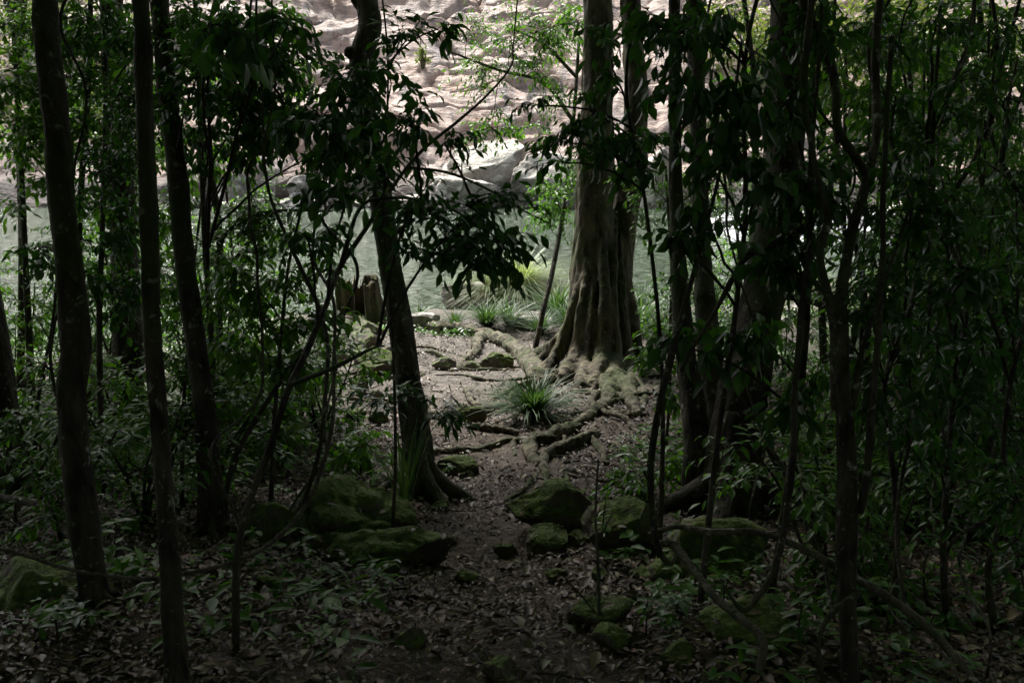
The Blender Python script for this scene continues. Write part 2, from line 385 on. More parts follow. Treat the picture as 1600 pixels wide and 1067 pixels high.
def vor(x, y, sc, s):
    x = np.asarray(x, float) / sc; y = np.asarray(y, float) / sc; ix, iy = np.floor(x).astype(np.int64), np.floor(y).astype(np.int64)
    f1 = np.full(x.shape, 9.); f2 = np.full(x.shape, 9.); idv = np.zeros(x.shape)
    for a in (-1, 0, 1):
        for b_ in (-1, 0, 1):
            cx, cy_ = ix + a, iy + b_; zz = cx * 0; d = np.hypot(cx + _h(cx, cy_, zz, s) - x, cy_ + _h(cx, cy_, zz, s + 1) - y)
            nw = d < f1; f2 = np.where(nw, f1, np.minimum(f2, d)); idv = np.where(nw, _h(cx, cy_, zz, s + 2), idv); f1 = np.where(nw, d, f1)
    return f1, f2 - f1, idv
def bank_h(x, y):
    s = y - 36.3 - 1.2 * n2(x, y * 0, 7, 21) + 1.5 * sstep(4, 12, x)
    h = .46 * s + 1.1 * n2(x, y, 8, 22, 2) + .5 * np.abs(n2(x, y * 1.6, 4.2, 23, 3))
    per = 2.1; q = (h + .7 * n2(x, y, 5, 24, 2)) / per; fr = q - np.floor(q)
    h = h + .28 * per * (sstep(.0, .25, fr) - fr) * (.4 + .6 * sstep(-.3, .5, n2(x, y, 6, 26, 2)))
    wx_ = x + .9 * n2(x, y, 3, 61); wy_ = y * 1.5 + .9 * n2(x, y, 3, 62)
    _, e1, i1 = vor(wx_ * .6, wy_, 5.2, 71); _, e2, i2 = vor(wx_ * .6, wy_, 2.0, 75); msk = sstep(-.2, .3, n2(x, y, 5, 77))
    h = h + .38 * (i1 - .5) * sstep(0, .12, e1) - .22 * (1 - sstep(0, .05, e1)) + msk * (.30 * (i2 - .5) * sstep(0, .14, e2) - .10 * (1 - sstep(0, .08, e2)))
    h = h + .25 * n2(x, y, 1.6, 25, 4) + .05 * n2(x, y, .4, 29, 3)
    cr = np.abs(n2(x, y * 1.4, 5.5, 27, 2)); h = h - .5 * (1 - sstep(0, .07, cr))
    h = np.maximum(h + .35 * sstep(0, .8, s), np.minimum(.9 * s, .9 + .28 * (s - 1)) + .15 * n2(x, y, 1.1, 28, 4)); return np.where(s < 0, s * 1.2, h)
xs = np.concatenate([np.linspace(-42, -20, 80)[:-1], np.linspace(-20, 26, 480), np.linspace(26, 50, 80)[1:]]); ys = np.concatenate([np.linspace(33, 60, 470), np.linspace(60.5, 95, 50)])
X, Y = np.meshgrid(xs, ys); Z = bank_h(X, Y); nx = len(xs)
i = np.arange(len(ys) - 1)[:, None] * nx + np.arange(nx - 1)[None, :]
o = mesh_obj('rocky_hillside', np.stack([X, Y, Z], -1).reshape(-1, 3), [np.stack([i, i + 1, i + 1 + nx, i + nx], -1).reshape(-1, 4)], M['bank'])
o['kind'] = 'structure'

# ------------------------------------------------------------------ rocks
_ico = None
def ico():
    global _ico
    if _ico is None:
        import bmesh
        bm = bmesh.new(); bmesh.ops.create_icosphere(bm, subdivisions=5, radius=1)
        V = np.array([v.co[:] for v in bm.verts]); T = np.array([[v.index for v in f.verts] for f in bm.faces]); bm.free(); _ico = (V, T)
    return _ico
ROCKLIT = []
def rock(name, label, c, dim, m, seed, rot=0, cuts=11, nz=.075, group=None, tilt=(0, 0), boxy=.0):
    V, T = ico(); V = V.copy(); r = np.random.default_rng(seed)
    for k in range(cuts):
        n = r.normal(size=3); n[2] *= .8; n /= np.linalg.norm(n); d = .46 + .30 * r.random()
        e = V @ n - d; V = V - np.where(e > 0, e * .95, 0)[:, None] * n
    V = V / np.abs(V).max(0)
    if boxy:
        V = np.sign(V) * np.abs(V) ** (1 - boxy * .5)
    nn = V / np.linalg.norm(V, axis=1)[:, None]
    V = V + nn * (nz * 1.3 * fbm(V * 1.5 + seed, seed, 6, .6) - nz * .8 * (1 - sstep(0, .12, np.abs(vnoise(V * 1.3 + seed * 2, seed + 9)))))[:, None]
    V = V * np.array(dim) / 2
    for a, b_, ang in ((1, 2, tilt[0]), (0, 2, tilt[1]), (0, 1, rot)):
        ca, sa = math.cos(ang), math.sin(ang); A, B = V[:, a].copy(), V[:, b_].copy(); V[:, a] = A * ca - B * sa; V[:, b_] = A * sa + B * ca
    tri = V[T]; fn = np.cross(tri[:, 1] - tri[:, 0], tri[:, 2] - tri[:, 0]); ar = np.linalg.norm(fn, axis=1); fn = fn / (ar[:, None] + 1e-12)
    if c[1] < 14:
        pr = ar * (fn[:, 2] > .72); nl = int(pr.sum() * .5 * 130); 
        if nl: ii = r.choice(len(T), nl, p=pr / pr.sum()); ROCKLIT.append((tri[ii].mean(1) + np.asarray(c) + fn[ii] * .008, fn[ii]))
    o = mesh_obj(name, V, [T], m); o.location = c; tag(o, label, 'boulder' if name == 'boulder' else 'rock', group); return o
def rock_px(name, label, x0, y0, x1, y1, m, seed, depth=1.0, sink=.25, **kw):
    """a rock filling the photo box, standing on the ground at its lower edge"""
    g, D = G((x0 + x1) / 2, y1); w = (x1 - x0) * D / F; h = (y1 - y0) * D / F
    h3 = h * 1.05 / (1 - sink * .6); dp = w * depth
    c = g + np.array([0, dp * .35, 0]); c[2] = gz(c[0], c[1], False) * .5 + g[2] * .5 + h3 * (.5 - sink)
    return rock(name, label, c, (w * 1.12, dp * 1.1, h3), m, seed, **kw)
rp = rock_px
rp('boulder', 'large boulder carpeted in bright green moss left of the leaning tree', 462, 738, 640, 850, M['rock_moss'], 3, 1.0, .42, cuts=6, nz=.11)
rp('boulder', 'long low mossy boulder lying in front of the large mossy one', 515, 812, 700, 888, M['rock_moss'], 12, .7, .48, cuts=6, nz=.11)
rp('boulder', 'dark rounded boulder half hidden left of the large mossy one', 370, 775, 495, 850, M['rock_moss'], 15, .9, .45)
rp('boulder', 'moss topped boulder under low shrubs on the left bank', 395, 650, 490, 712, M['rock_moss'], 18, .9, .3)
rp('boulder', 'slanting wedge boulder where the roots meet the path', 790, 752, 925, 836, M['rock_brown'], 21, .8, .25, tilt=(0, -.25), cuts=12)
rp('rock', 'small squarish dark block below the wedge boulder', 826, 824, 886, 870, M['rock_brown'], 24, .9, .2, boxy=.8, cuts=4, nz=.05)
rp('boulder', 'broad dark boulder to the right of the squarish block', 918, 778, 1040, 864, M['rock_brown'], 27, .8, .25)
rp('boulder', 'mossy slab boulder at the foot of the forked dark trees', 1012, 808, 1215, 905, M['rock_moss'], 33, .8, .45, cuts=7)
rp('rock', 'bright moss covered rock at the bottom right by the bent vine', 1100, 945, 1232, 1010, M['rock_moss'], 36, .9, .35)
rp('rock', 'overhanging dark stone beside the path in the foreground', 885, 932, 985, 985, M['rock_brown'], 39, .8, .2)
rp('boulder', 'big dark mossy boulder in shadow at the left edge', -70, 862, 96, 960, M['rock_brown'], 42, .9, .5)
rp('rock', 'flat brown stepping stone in the middle of the path', 698, 885, 746, 917, M['rock_brown'], 45, .9, .4)
rp('rock', 'rounded half buried stone at the bottom edge of the path', 755, 1030, 815, 1075, M['rock_brown'], 46, .9, .4)
rp('rock', 'small reddish stone beside the path near the block', 772, 845, 812, 870, M['rock_brown'], 47, .9, .3)
rp('rock', 'dark tilted stone on the bare soil below the raised root', 695, 628, 757, 665, M['rock_brown'], 48, .6, .3, tilt=(0, .35))
rp('rock', 'smooth rounded stone lying beside the leaning tree foot', 680, 714, 750, 744, M['rock_brown'], 51, .7, .3)
rp('rock', 'brown angular stone on the bare soil under the raised root', 672, 555, 710, 579, M['rock_grey'], 54, .8, .25)
rp('rock', 'small flat stone next to the arching root fork', 720, 563, 752, 579, M['rock_grey'], 57, .7, .25)
rp('boulder', 'mossy rock propping up the raised root', 752, 545, 812, 580, M['rock_moss'], 60, .8, .25)
rp('boulder', 'smooth grey boulder at the water edge behind the raised root', 636, 484, 688, 515, M['rock_shore'], 63, .8, .25)
rp('boulder', 'pale wet rock at the water edge under the green tussock', 800, 488, 870, 512, M['rock_shore'], 66, .8, .3)
for k, (a, b_, c_, d_, s_, lb) in enumerate([
    (540, 500, 600, 525, M['rock_grey'], 'flat grey stone just below the hollow stump'),
    (545, 520, 600, 548, M['rock_grey'], 'weathered stone in the jumble under the stump'),
    (540, 545, 612, 592, M['rock_brown'], 'dark mossy stone resting on the jumble by the leaning tree'),
    (495, 540, 545, 568, M['rock_grey'], 'grey slab at the left of the stone jumble'),
    (545, 588, 578, 618, M['rock_brown'], 'small upright dark stone below the jumble'),
    (540, 608, 566, 626, M['rock_grey'], 'pale small stone left of the upright dark one'),
    (575, 606, 600, 624, M['rock_grey'], 'pale pebble sized stone beside the leaning tree'),
    (480, 622, 520, 645, M['rock_grey'], 'low pale stone at the left end of the clearing'),
    (534, 634, 570, 660, M['rock_moss'], 'mossy stone on the clearing left of the leaning tree'),
    (572, 640, 604, 664, M['rock_brown'], 'brown stone touching the back of the leaning tree')]):
    rp('rock', lb, a, b_, c_, d_, s_, 70 + 3 * k, .9, .25)
# in and across the river
def rock_D(name, label, x0, y0, x1, y1, D, m, seed, depth=.8, **kw):
    c = P((x0 + x1) / 2, (y0 + y1) / 2, D); w = (x1 - x0) * D / F; h = (y1 - y0) * D / F
    return rock(name, label, c, (w * 1.1, w * depth, h * 1.15), m, seed, **kw)
rock_D('boulder', 'grey boulder standing in the river beside the pale sedge', 676, 436, 775, 490, 15.3, M['rock_shore'], 101, .8)
rock_D('boulder', 'dark low rock carrying the pale sedge clump in the river', 760, 452, 872, 492, 15.6, M['rock_grey'], 104, .9)
rock_D('boulder', 'huge pale boulder with a dark underside across the river', 690, 224, 822, 345, 36.2, M['rock_far'], 107, .8, cuts=8)
rock_D('boulder', 'whitish boulder at the far waterline left of the huge one', 648, 272, 775, 348, 35.0, M['rock_far'], 110, .7)
rock_D('boulder', 'white lichen covered boulder across the river right of the huge one', 795, 235, 915, 350, 35.6, M['rock_far'], 113, .8)
rock_D('boulder', 'bright boulder across the river seen just right of the big tree', 985, 240, 1075, 345, 35.5, M['rock_far'], 116, .8)
rock_D('boulder', 'low grey boulder at the far waterline on the left', 325, 268, 425, 330, 36.0, M['rock_shore'], 119, .8)
rock_D('boulder', 'second low grey boulder along the far left waterline', 430, 280, 520, 326, 36.0, M['rock_shore'], 122, .8)
rock_D('boulder', 'rounded boulder amid the rapids behind the dark trees', 1150, 330, 1210, 362, 29, M['rock_shore'], 125, .8)
rock_D('boulder', 'tan boulder at the far side of the rapids', 1290, 320, 1390, 368, 31, M['rock_far'], 128, .8)
rock_D('boulder', 'orange stained boulder beyond the rapids on the right', 1390, 290, 1500, 365, 32, M['rock_far'], 131, .8)
for k, (a, b_, c_, d_, lb) in enumerate([(1230, 470, 1275, 500, 'pale rock on the near right shore behind the vines'), (1282, 468, 1330, 500, 'tan rock beside the thick vine stems near the right shore'),
        (1205, 490, 1240, 512, 'small pale rock near the right shore between trunk and vine'), (1340, 480, 1400, 515, 'long pale rock behind the tangled stems'), (1060, 455, 1100, 480, 'whitish rock on the shore right of the big tree')]):
    rp('rock', lb, a, b_, c_, d_, M['rock_shore'], 140 + 3 * k, .9, .25)
rb = random.Random(3)
for k in range(16):
    px = [300, 350, 395, 450, 500, 540, 600, 640, 730, 860, 905, 960, 1040, 1080, 1120, 600][k] + rb.randint(-8, 8); w = rb.uniform(24, 70); D_ = 35.6 + rb.uniform(-.8, 1.0); h_ = w * rb.uniform(.35, .6)
    c = P(px, 330, D_); rock('boulder', 'pale weathered boulder in the broken row along the far waterline', (c[0], c[1], .25 * h_ * D_ / F), (w * D_ / F, w * .8 * D_ / F, h_ * 1.1 * D_ / F), M['rock_far'] if k % 3 else M['rock_shore'], 200 + k, group='boulders along the far waterline')
for k, (a, b_, w, lb) in enumerate([(690, 800, 34, 'small stone at the left edge of the path above the stepping stone'), (700, 850, 24, 'dark pebble sized stone on the left path edge'), (870, 905, 34, 'low dark stone under the broad boulder beside the path'), (1010, 905, 44, 'mossy stone half sunk below the slab boulder'),
        (960, 1010, 60, 'low mossy rock at the lower right of the path'), (1060, 1040, 70, 'flat mossy rock at the bottom edge right of the path'), (600, 900, 46, 'low mossy stone left of the path below the big boulders'), (540, 930, 40, 'half buried stone among leaves left of the path'),
        (470, 860, 52, 'dark stone at the foot of the rounded dark boulder'), (640, 1010, 56, 'flat stone sunk in litter near the bottom left of the path'), (900, 850, 40, 'stone wedged between the block and the broad boulder'), (880, 775, 60, 'dark stone behind the wedge boulder'),
        (1000, 780, 50, 'low mossy stone behind the broad dark boulder'), (730, 745, 22, 'small stone on the path near the long surface root'), (940, 900, 30, 'small angular stone in the litter right of the path'), (420, 920, 44, 'flat mossy stone at the lower left')]):
    rp('rock', lb, a - w / 2, b_ - w * .55, a + w / 2, b_ + w * .1, M['rock_moss'] if 'mossy' in lb else M['rock_brown'], 230 + k, .9, .42)
# rapids: low tumbling white water between the trunks
def rapids():
    X, Y = np.meshgrid(np.linspace(5.0, 12.5, 90), np.linspace(23.5, 30.5, 70))
    e = np.minimum(np.minimum(X - 5, 12.5 - X), np.minimum(Y - 23.5, 30.5 - Y)); Z = .30 * sstep(0, 1.3, e) * (1 + .5 * n2(X, Y, 1.3, 31)) + .16 * n2(X, Y, .5, 32) * sstep(0, 1, e) - .05
    i = np.arange(69)[:, None] * 90 + np.arange(89)[None, :]
    o = mesh_obj('rapids_water', np.stack([X, Y, Z], -1).reshape(-1, 3), [np.stack([i, i + 1, i + 91, i + 90], -1).reshape(-1, 4)], M['rapids']); o['kind'] = 'structure'
rapids()

# ------------------------------------------------------------------ plants
ROOTCELL = set()
def note_root(q, r):
    for p, w in zip(q, np.broadcast_to(r, (len(q),))):
        m_ = int(w * 1.15 / .02) + 1
        for a in range(-m_, m_ + 1):
            for b_ in range(-m_, m_ + 1):
                if a * a + b_ * b_ <= m_ * m_: ROOTCELL.add((int(p[0] / .02) + a, int(p[1] / .02) + b_))
def rad(px, D): return px / 2 * D / F
def unit(v): return v / (np.linalg.norm(v) + 1e-9)
class Plant:
    def __init__(s, name, label, cat, base, group=None):
        s.name = name; s.base = np.array(base, float); s.root = thing(name, label, cat, tuple(base), group)
        s.wood = MB(); s.tw = MB(); s.lf = MB(); s.stem = []; s.tws = []
    def branch(s, p0, p1, r0, r1, sag=.1, jit=.08, sides=5, n=6):
        L = np.linalg.norm(p1 - p0); t = np.linspace(0, 1, n + 1)[:, None]
        q = p0 * (1 - t) + p1 * t; q[:, 2] += (sag * L * (t * (1 - t)) * 4)[:, 0]
        j = RNG.normal(size=(n + 1, 3)) * jit * L / n; j[0] = 0; q = q + np.cumsum(j, 0) * .6
        tube(s.tw, q, np.linspace(r0, r1, n + 1), sides, cap=False); return q
    def spray(s, p0, p1, lp, r=.004):
        L = np.linalg.norm(p1 - p0)
        q = s.branch(p0, p1, r, r * .35, lp.get('sag', .12), .10, 4, 6)
        segs = [(q, .35)]
        d = unit(p1 - p0)
        for k in range(lp.get('sub', 4)):
            i = random.randint(1, 5); side = unit(np.cross(d, RNG.normal(size=3))); side[2] *= .5
            dd = unit(d * .6 + side * .9 + np.array([0, 0, -.25 * lp.get('droop', .4)]))
            l2 = L * (.2 + .3 * random.random()) + lp['L'] * .6
            t = np.linspace(0, 1, 4)[:, None]; qq = q[i] + dd * l2 * t + np.array([0, 0, -.15 * l2]) * t * t
            tube(s.tw, qq, np.linspace(r * .5, r * .25, 4), 3, cap=False); segs.append((qq, .1))
        pos, dr, up = [], [], []
        for qq, st in segs:
            l = np.linalg.norm(qq[-1] - qq[0]); n = max(2, int(l * (1 - st) / lp['gap']))
            for k in range(n + 1):
                t = st + (1 - st) * k / n; x = t * (len(qq) - 1); i = min(int(x), len(qq) - 2); f = x - i
                p = qq[i] * (1 - f) + qq[i + 1] * f; td = unit(qq[i + 1] - qq[i])
                sd_ = unit(np.cross(td, [0, 0, 1]) + RNG.normal(size=3) * .25) * (1 if k % 2 else -1)
                if k == n: sd_ = sd_ * .1
                dd = td * .6 + sd_ * .85 + RNG.normal(size=3) * .22 + np.array([0, 0, -lp.get('droop', .4) * (.6 + .8 * random.random())])
                u = np.array([0, 0, 1.0]) + RNG.normal(size=3) * lp.get('rnd', .35)
                pos.append(p); dr.append(dd); up.append(u)
        pos = np.array(pos); n = len(pos)
        leaf_mesh(s.lf, pos, np.array(dr), np.array(up), lp['L'] * (.5 + .62 * RNG.random(n)), lp.get('w', .42) * (.85 + .3 * RNG.random(n)), lp.get('curl', .25))
    def near(s, p):
        if not s.stem: return s.base
        A = np.concatenate(s.stem); d = np.linalg.norm(A - (p - np.array([0, 0, .15])), axis=1); return A[np.argmin(d)]
    def cluster(s, px, py, D, rx, ry, n, lp, rz=None):
        c = P(px, py, D); Rx, Ry = 1.2 * rx * D / F, 1.2 * ry * D / F; Rz = (rz or min(.5 * (Rx + Ry), .9))
        lp = dict(lp, L=lp['L'] * random.uniform(.72, 1.25), droop=lp.get('droop', .4) * random.uniform(.5, 1.3), w=lp.get('w', .42) * random.uniform(.85, 1.2))
        a = s.near(c); L = np.linalg.norm(c - a); s.tw = MB(); s.tws.append(s.tw)
        br = s.branch(a, c, .0035 + .004 * L, .003, .08, .1, 5, 7) if L > .05 else np.array([a, c])
        for k in range(int(n * 1.15)):
            e = RNG.normal(size=3); e = e / np.linalg.norm(e) * (.35 + .65 * RNG.random() ** .5)
            end = c + np.array([e[0] * Rx, e[1] * Rz, e[2] * Ry])
            st = br[random.randint(len(br) // 3, len(br) - 1)]
            if np.linalg.norm(end - st) > 1.0 * max(Rx, Ry): st = br[np.argmin(np.linalg.norm(br - end, axis=1))]
            s.spray(st, end, lp, .0016 + .0035 * np.linalg.norm(end - st))
    def finish(s, bark, leaf, crown_name='foliage', trunk_name='trunk'):
        if not s.tws and s.tw.n:
            s.wood.add(np.concatenate(s.tw.V), np.concatenate(s.tw.Q)); s.tw = MB()
        if s.wood.n: s.wood.build(trunk_name, bark, s.root, origin=s.base)
        tws = [q for q in (s.tws or [s.tw]) if q.n]
        if 0 < len(s.tws) <= 16:
            for q in tws: q.build('branch', M['twig'], s.root, origin=s.base)
        elif tws:
            al = MB()
            for q in tws: al.add(np.concatenate(q.V), np.concatenate(q.Q), np.concatenate(q.T) if q.T else None)
            al.build('branches', M['twig'], s.root, origin=s.base)
        if s.lf.n: s.lf.build(crown_name, leaf, s.root, origin=s.base)
        return s.root

def stem_pts(spec, base_extra=0):
    """spec rows (px, py, dD, width px), top first; the last row stands on the ground"""
    g, D0 = G(spec[-1][0], spec[-1][1]); pts, rr = [], []
    for px, py, dd, w in spec[:-1]: pts.append(P(px, py, D0 + dd)); rr.append(rad(w * .88, D0 + dd))
    pts.append(g + np.array([0, 0, -.08])); rr.append(rad(spec[-1][3] * .9, D0)); return np.array(pts), np.array(rr), g, D0
def add_stem(pl, pts, rr, sides=12, rough=.10, k=6, wob=.0):
    q = crom(pts, k); r = np.interp(np.linspace(0, 1, len(q)), np.linspace(0, 1, len(rr)), rr)
    if wob: q = q + wob * np.stack([vnoise(q * 3, 3), vnoise(q * 3, 4), vnoise(q * 3, 5) * 0], -1)
    tube(pl.wood, q, r, sides, rough, seed=int(abs(pts[0][0]) * 100)); pl.stem.append(q); return q

# crowns above the frame (shared variants)
def crown_data(k):
    r = np.random.default_rng(50 + k); mb = MB(); n = 1700
    cs = r.normal(size=(26, 3)); cs = cs / np.linalg.norm(cs, axis=1)[:, None] * (r.random((26, 1)) ** .4); cs *= np.array([2.3, 2.3, 1.1])
    c = cs[r.integers(0, 26, n)] + r.normal(size=(n, 3)) * np.array([.42, .42, .28])
    d = r.normal(size=(n, 3)); d[:, 2] = d[:, 2] * .4 - .35; up = r.normal(size=(n, 3)) * .5 + np.array([0, 0, 1])
    leaf_mesh(mb, c, d, up, .17 + .12 * r.random(n), .5)
    o = mb.build('crown', M['leaf_mid']); me = o.data; bpy.data.objects.remove(o)
    lb = MB()
    for j in range(14):
        p1 = cs[j]; q = crom(np.array([(0, 0, -1.4), (p1[0] * .3, p1[1] * .3, -.7 + .2 * r.random()), p1]), 4); tube(lb, q, np.linspace(.05, .012, len(q)), 5)
    o = lb.build('limbs', M['bark_dark']); ml = o.data; bpy.data.objects.remove(o)
    return me, ml
CR = [crown_data(k) for k in range(3)]
def add_crown(parent, at, s=1.0, rot=0, k=0, sz=1.0):
    for nm, me in zip(('crown', 'limbs'), CR[k % 3]):
        c = bpy.data.objects.new(nm, me); COL.objects.link(c); c.parent = parent
        c.location = Vector(at) - parent.location; c.scale = (s, s, s * sz); c.rotation_euler = (0, 0, rot)

def trunk_tree(label, spec, bark, crown_z=6.2, cs=1.0, extra=None, sides=16, name='tree', rough=.10, k=0, flare=1.25, leaf=None):
    pts, rr, g, D0 = stem_pts(spec)
    top = pts[0]; dirn = unit(pts[0] - pts[1]); dirn = unit(dirn * .6 + np.array([0, 0, .8]))
    t2 = top + dirn * max(.3, (crown_z - top[2]) / dirn[2])
    pl = Plant(name, label, 'tree', g)
    P_ = np.vstack([t2, (top + t2) / 2, pts]); r_ = np.concatenate([[rr[0] * .55, rr[0] * .8], rr])
    r_[-1] *= flare
    add_stem(pl, P_, r_, sides, rough, 8)
    rf = random.Random(int(spec[0][0])); bR = rr[-1]
    for j in range(6):
        th = j * 1.05 + rf.uniform(-.3, .3); c_, s_ = math.cos(th), math.sin(th); L_ = bR * rf.uniform(1.6, 3.4)
        gx, gy = g[0] + c_ * L_, g[1] + s_ * L_
        q = crom(np.array([g + [c_ * bR * .1, s_ * bR * .1, bR * 3.2], g + [c_ * bR * .62, s_ * bR * .62, bR * 1.1], [g[0] + c_ * L_ * .7, g[1] + s_ * L_ * .7, float(gz(g[0] + c_ * L_ * .7, g[1] + s_ * L_ * .7)) + .01], [gx, gy, float(gz(gx, gy)) - .03]]), 6)
        tube(pl.wood, q, np.interp(np.linspace(0, 1, len(q)), [0, .4, .7, 1], [bR * .15, bR * .38, bR * .26, bR * .12]), 10, .15, seed=j)
    if extra: extra(pl, D0)
    pl.finish(bark, leaf or M['leaf_dark']); add_crown(pl.root, t2 + np.array([0, 0, .9 * cs]), cs, k * 1.3, k)
    return pl

LP_DROOP = dict(L=.055, gap=.023, sub=5, droop=1.0, w=.40, rnd=.9)
LP_DARK = dict(L=.052, gap=.022, sub=5, droop=.6, w=.42, rnd=.6)
LP_MID = dict(L=.062, gap=.025, sub=5, droop=.35, w=.40)
LP_PIN = dict(L=.055, gap=.020, sub=4, droop=.1, w=.36, rnd=.15)
LP_SMALL = dict(L=.075, gap=.036, sub=6, droop=.3, w=.42)
LP_BIG = dict(L=.12, gap=.05, sub=3, droop=1.1, w=.5, rnd=.9)

# --- left trunks
def ex1(pl, D):
    pl.cluster(60, 395, D + .4, 60, 40, 5, LP_DARK)
trunk_tree('thick dark trunk nearest the left edge standing alone from top to bottom', [(66, -60, 0, 38), (72, 60, 0, 42), (88, 200, 0, 45), (98, 330, 0, 47), (118, 520, 0, 52), (112, 620, 0, 50), (126, 780, 0, 48), (152, 945, 0, 42)], M['bark_dark'], 5.5, .9, ex1, k=0)
trunk_tree('slim straight trunk second from the left reaching the bottom edge', [(218, -60, 0, 30), (224, 120, 0, 31), (232, 330, 0, 32), (238, 520, 0, 32), (250, 680, 0, 32), (263, 850, 0, 33), (278, 1085, 0, 38)], M['bark_dark'], 5.0, .9, k=1)
def ex3(pl, D):
    for c in [(300, 120, D - .3, 70, 80, 12), (230, 60, D + .2, 80, 60, 10)]: pl.cluster(*c, LP_DARK)
trunk_tree('dark trunk leaning slightly behind the slim straight one', [(243, -60, .3, 34), (258, 90, .2, 34), (268, 200, .1, 34), (282, 330, 0, 35), (298, 480, 0, 36), (318, 620, 0, 38), (328, 740, 0, 40), (330, 838, 0, 44)], M['bark_dark'], 5.8, 1.0, ex3, k=2)
# --- leaning centre tree
def ex4(pl, D):
    for c in [(560, 130, D - 1.2, 70, 60, 14), (500, 190, D - 1.4, 80, 60, 14), (590, 215, D - 1.2, 50, 60, 8)]: pl.cluster(*c, LP_DARK)
    for c in [(690, 640, D - .3, 40, 25, 6), (600, 620, D - .4, 50, 30, 6)]: pl.cluster(*c, dict(LP_PIN, L=.07))
    # knot at the elbow
    tube(pl.wood, crom([P(562, 96, D + .02), P(552, 86, D), P(541, 78, D - .03)], 3), [rad(26, D)] * 3 + [rad(20, D)] * 3 + [rad(12, D)], 8, .1)
    tube(pl.wood, crom([P(572, 40, D), P(566, 20, D), P(549, -10, D), P(540, -80, D)], 4), np.linspace(rad(14, D), rad(9, D), 13), 6)
trunk_tree('grey trunk with a crooked elbow leaning over the path', [(563, -60, 0, 36), (572, 0, 0, 40), (578, 40, 0, 44), (566, 85, 0, 42), (563, 130, 0, 38), (572, 200, 0, 40), (592, 300, 0, 42), (608, 400, 0, 42), (626, 500, 0, 44), (640, 610, 0, 50), (650, 700, 0, 56), (655, 772, 0, 74)], M['bark_grey'], 6.5, 1.3, ex4, k=0, flare=1.1)

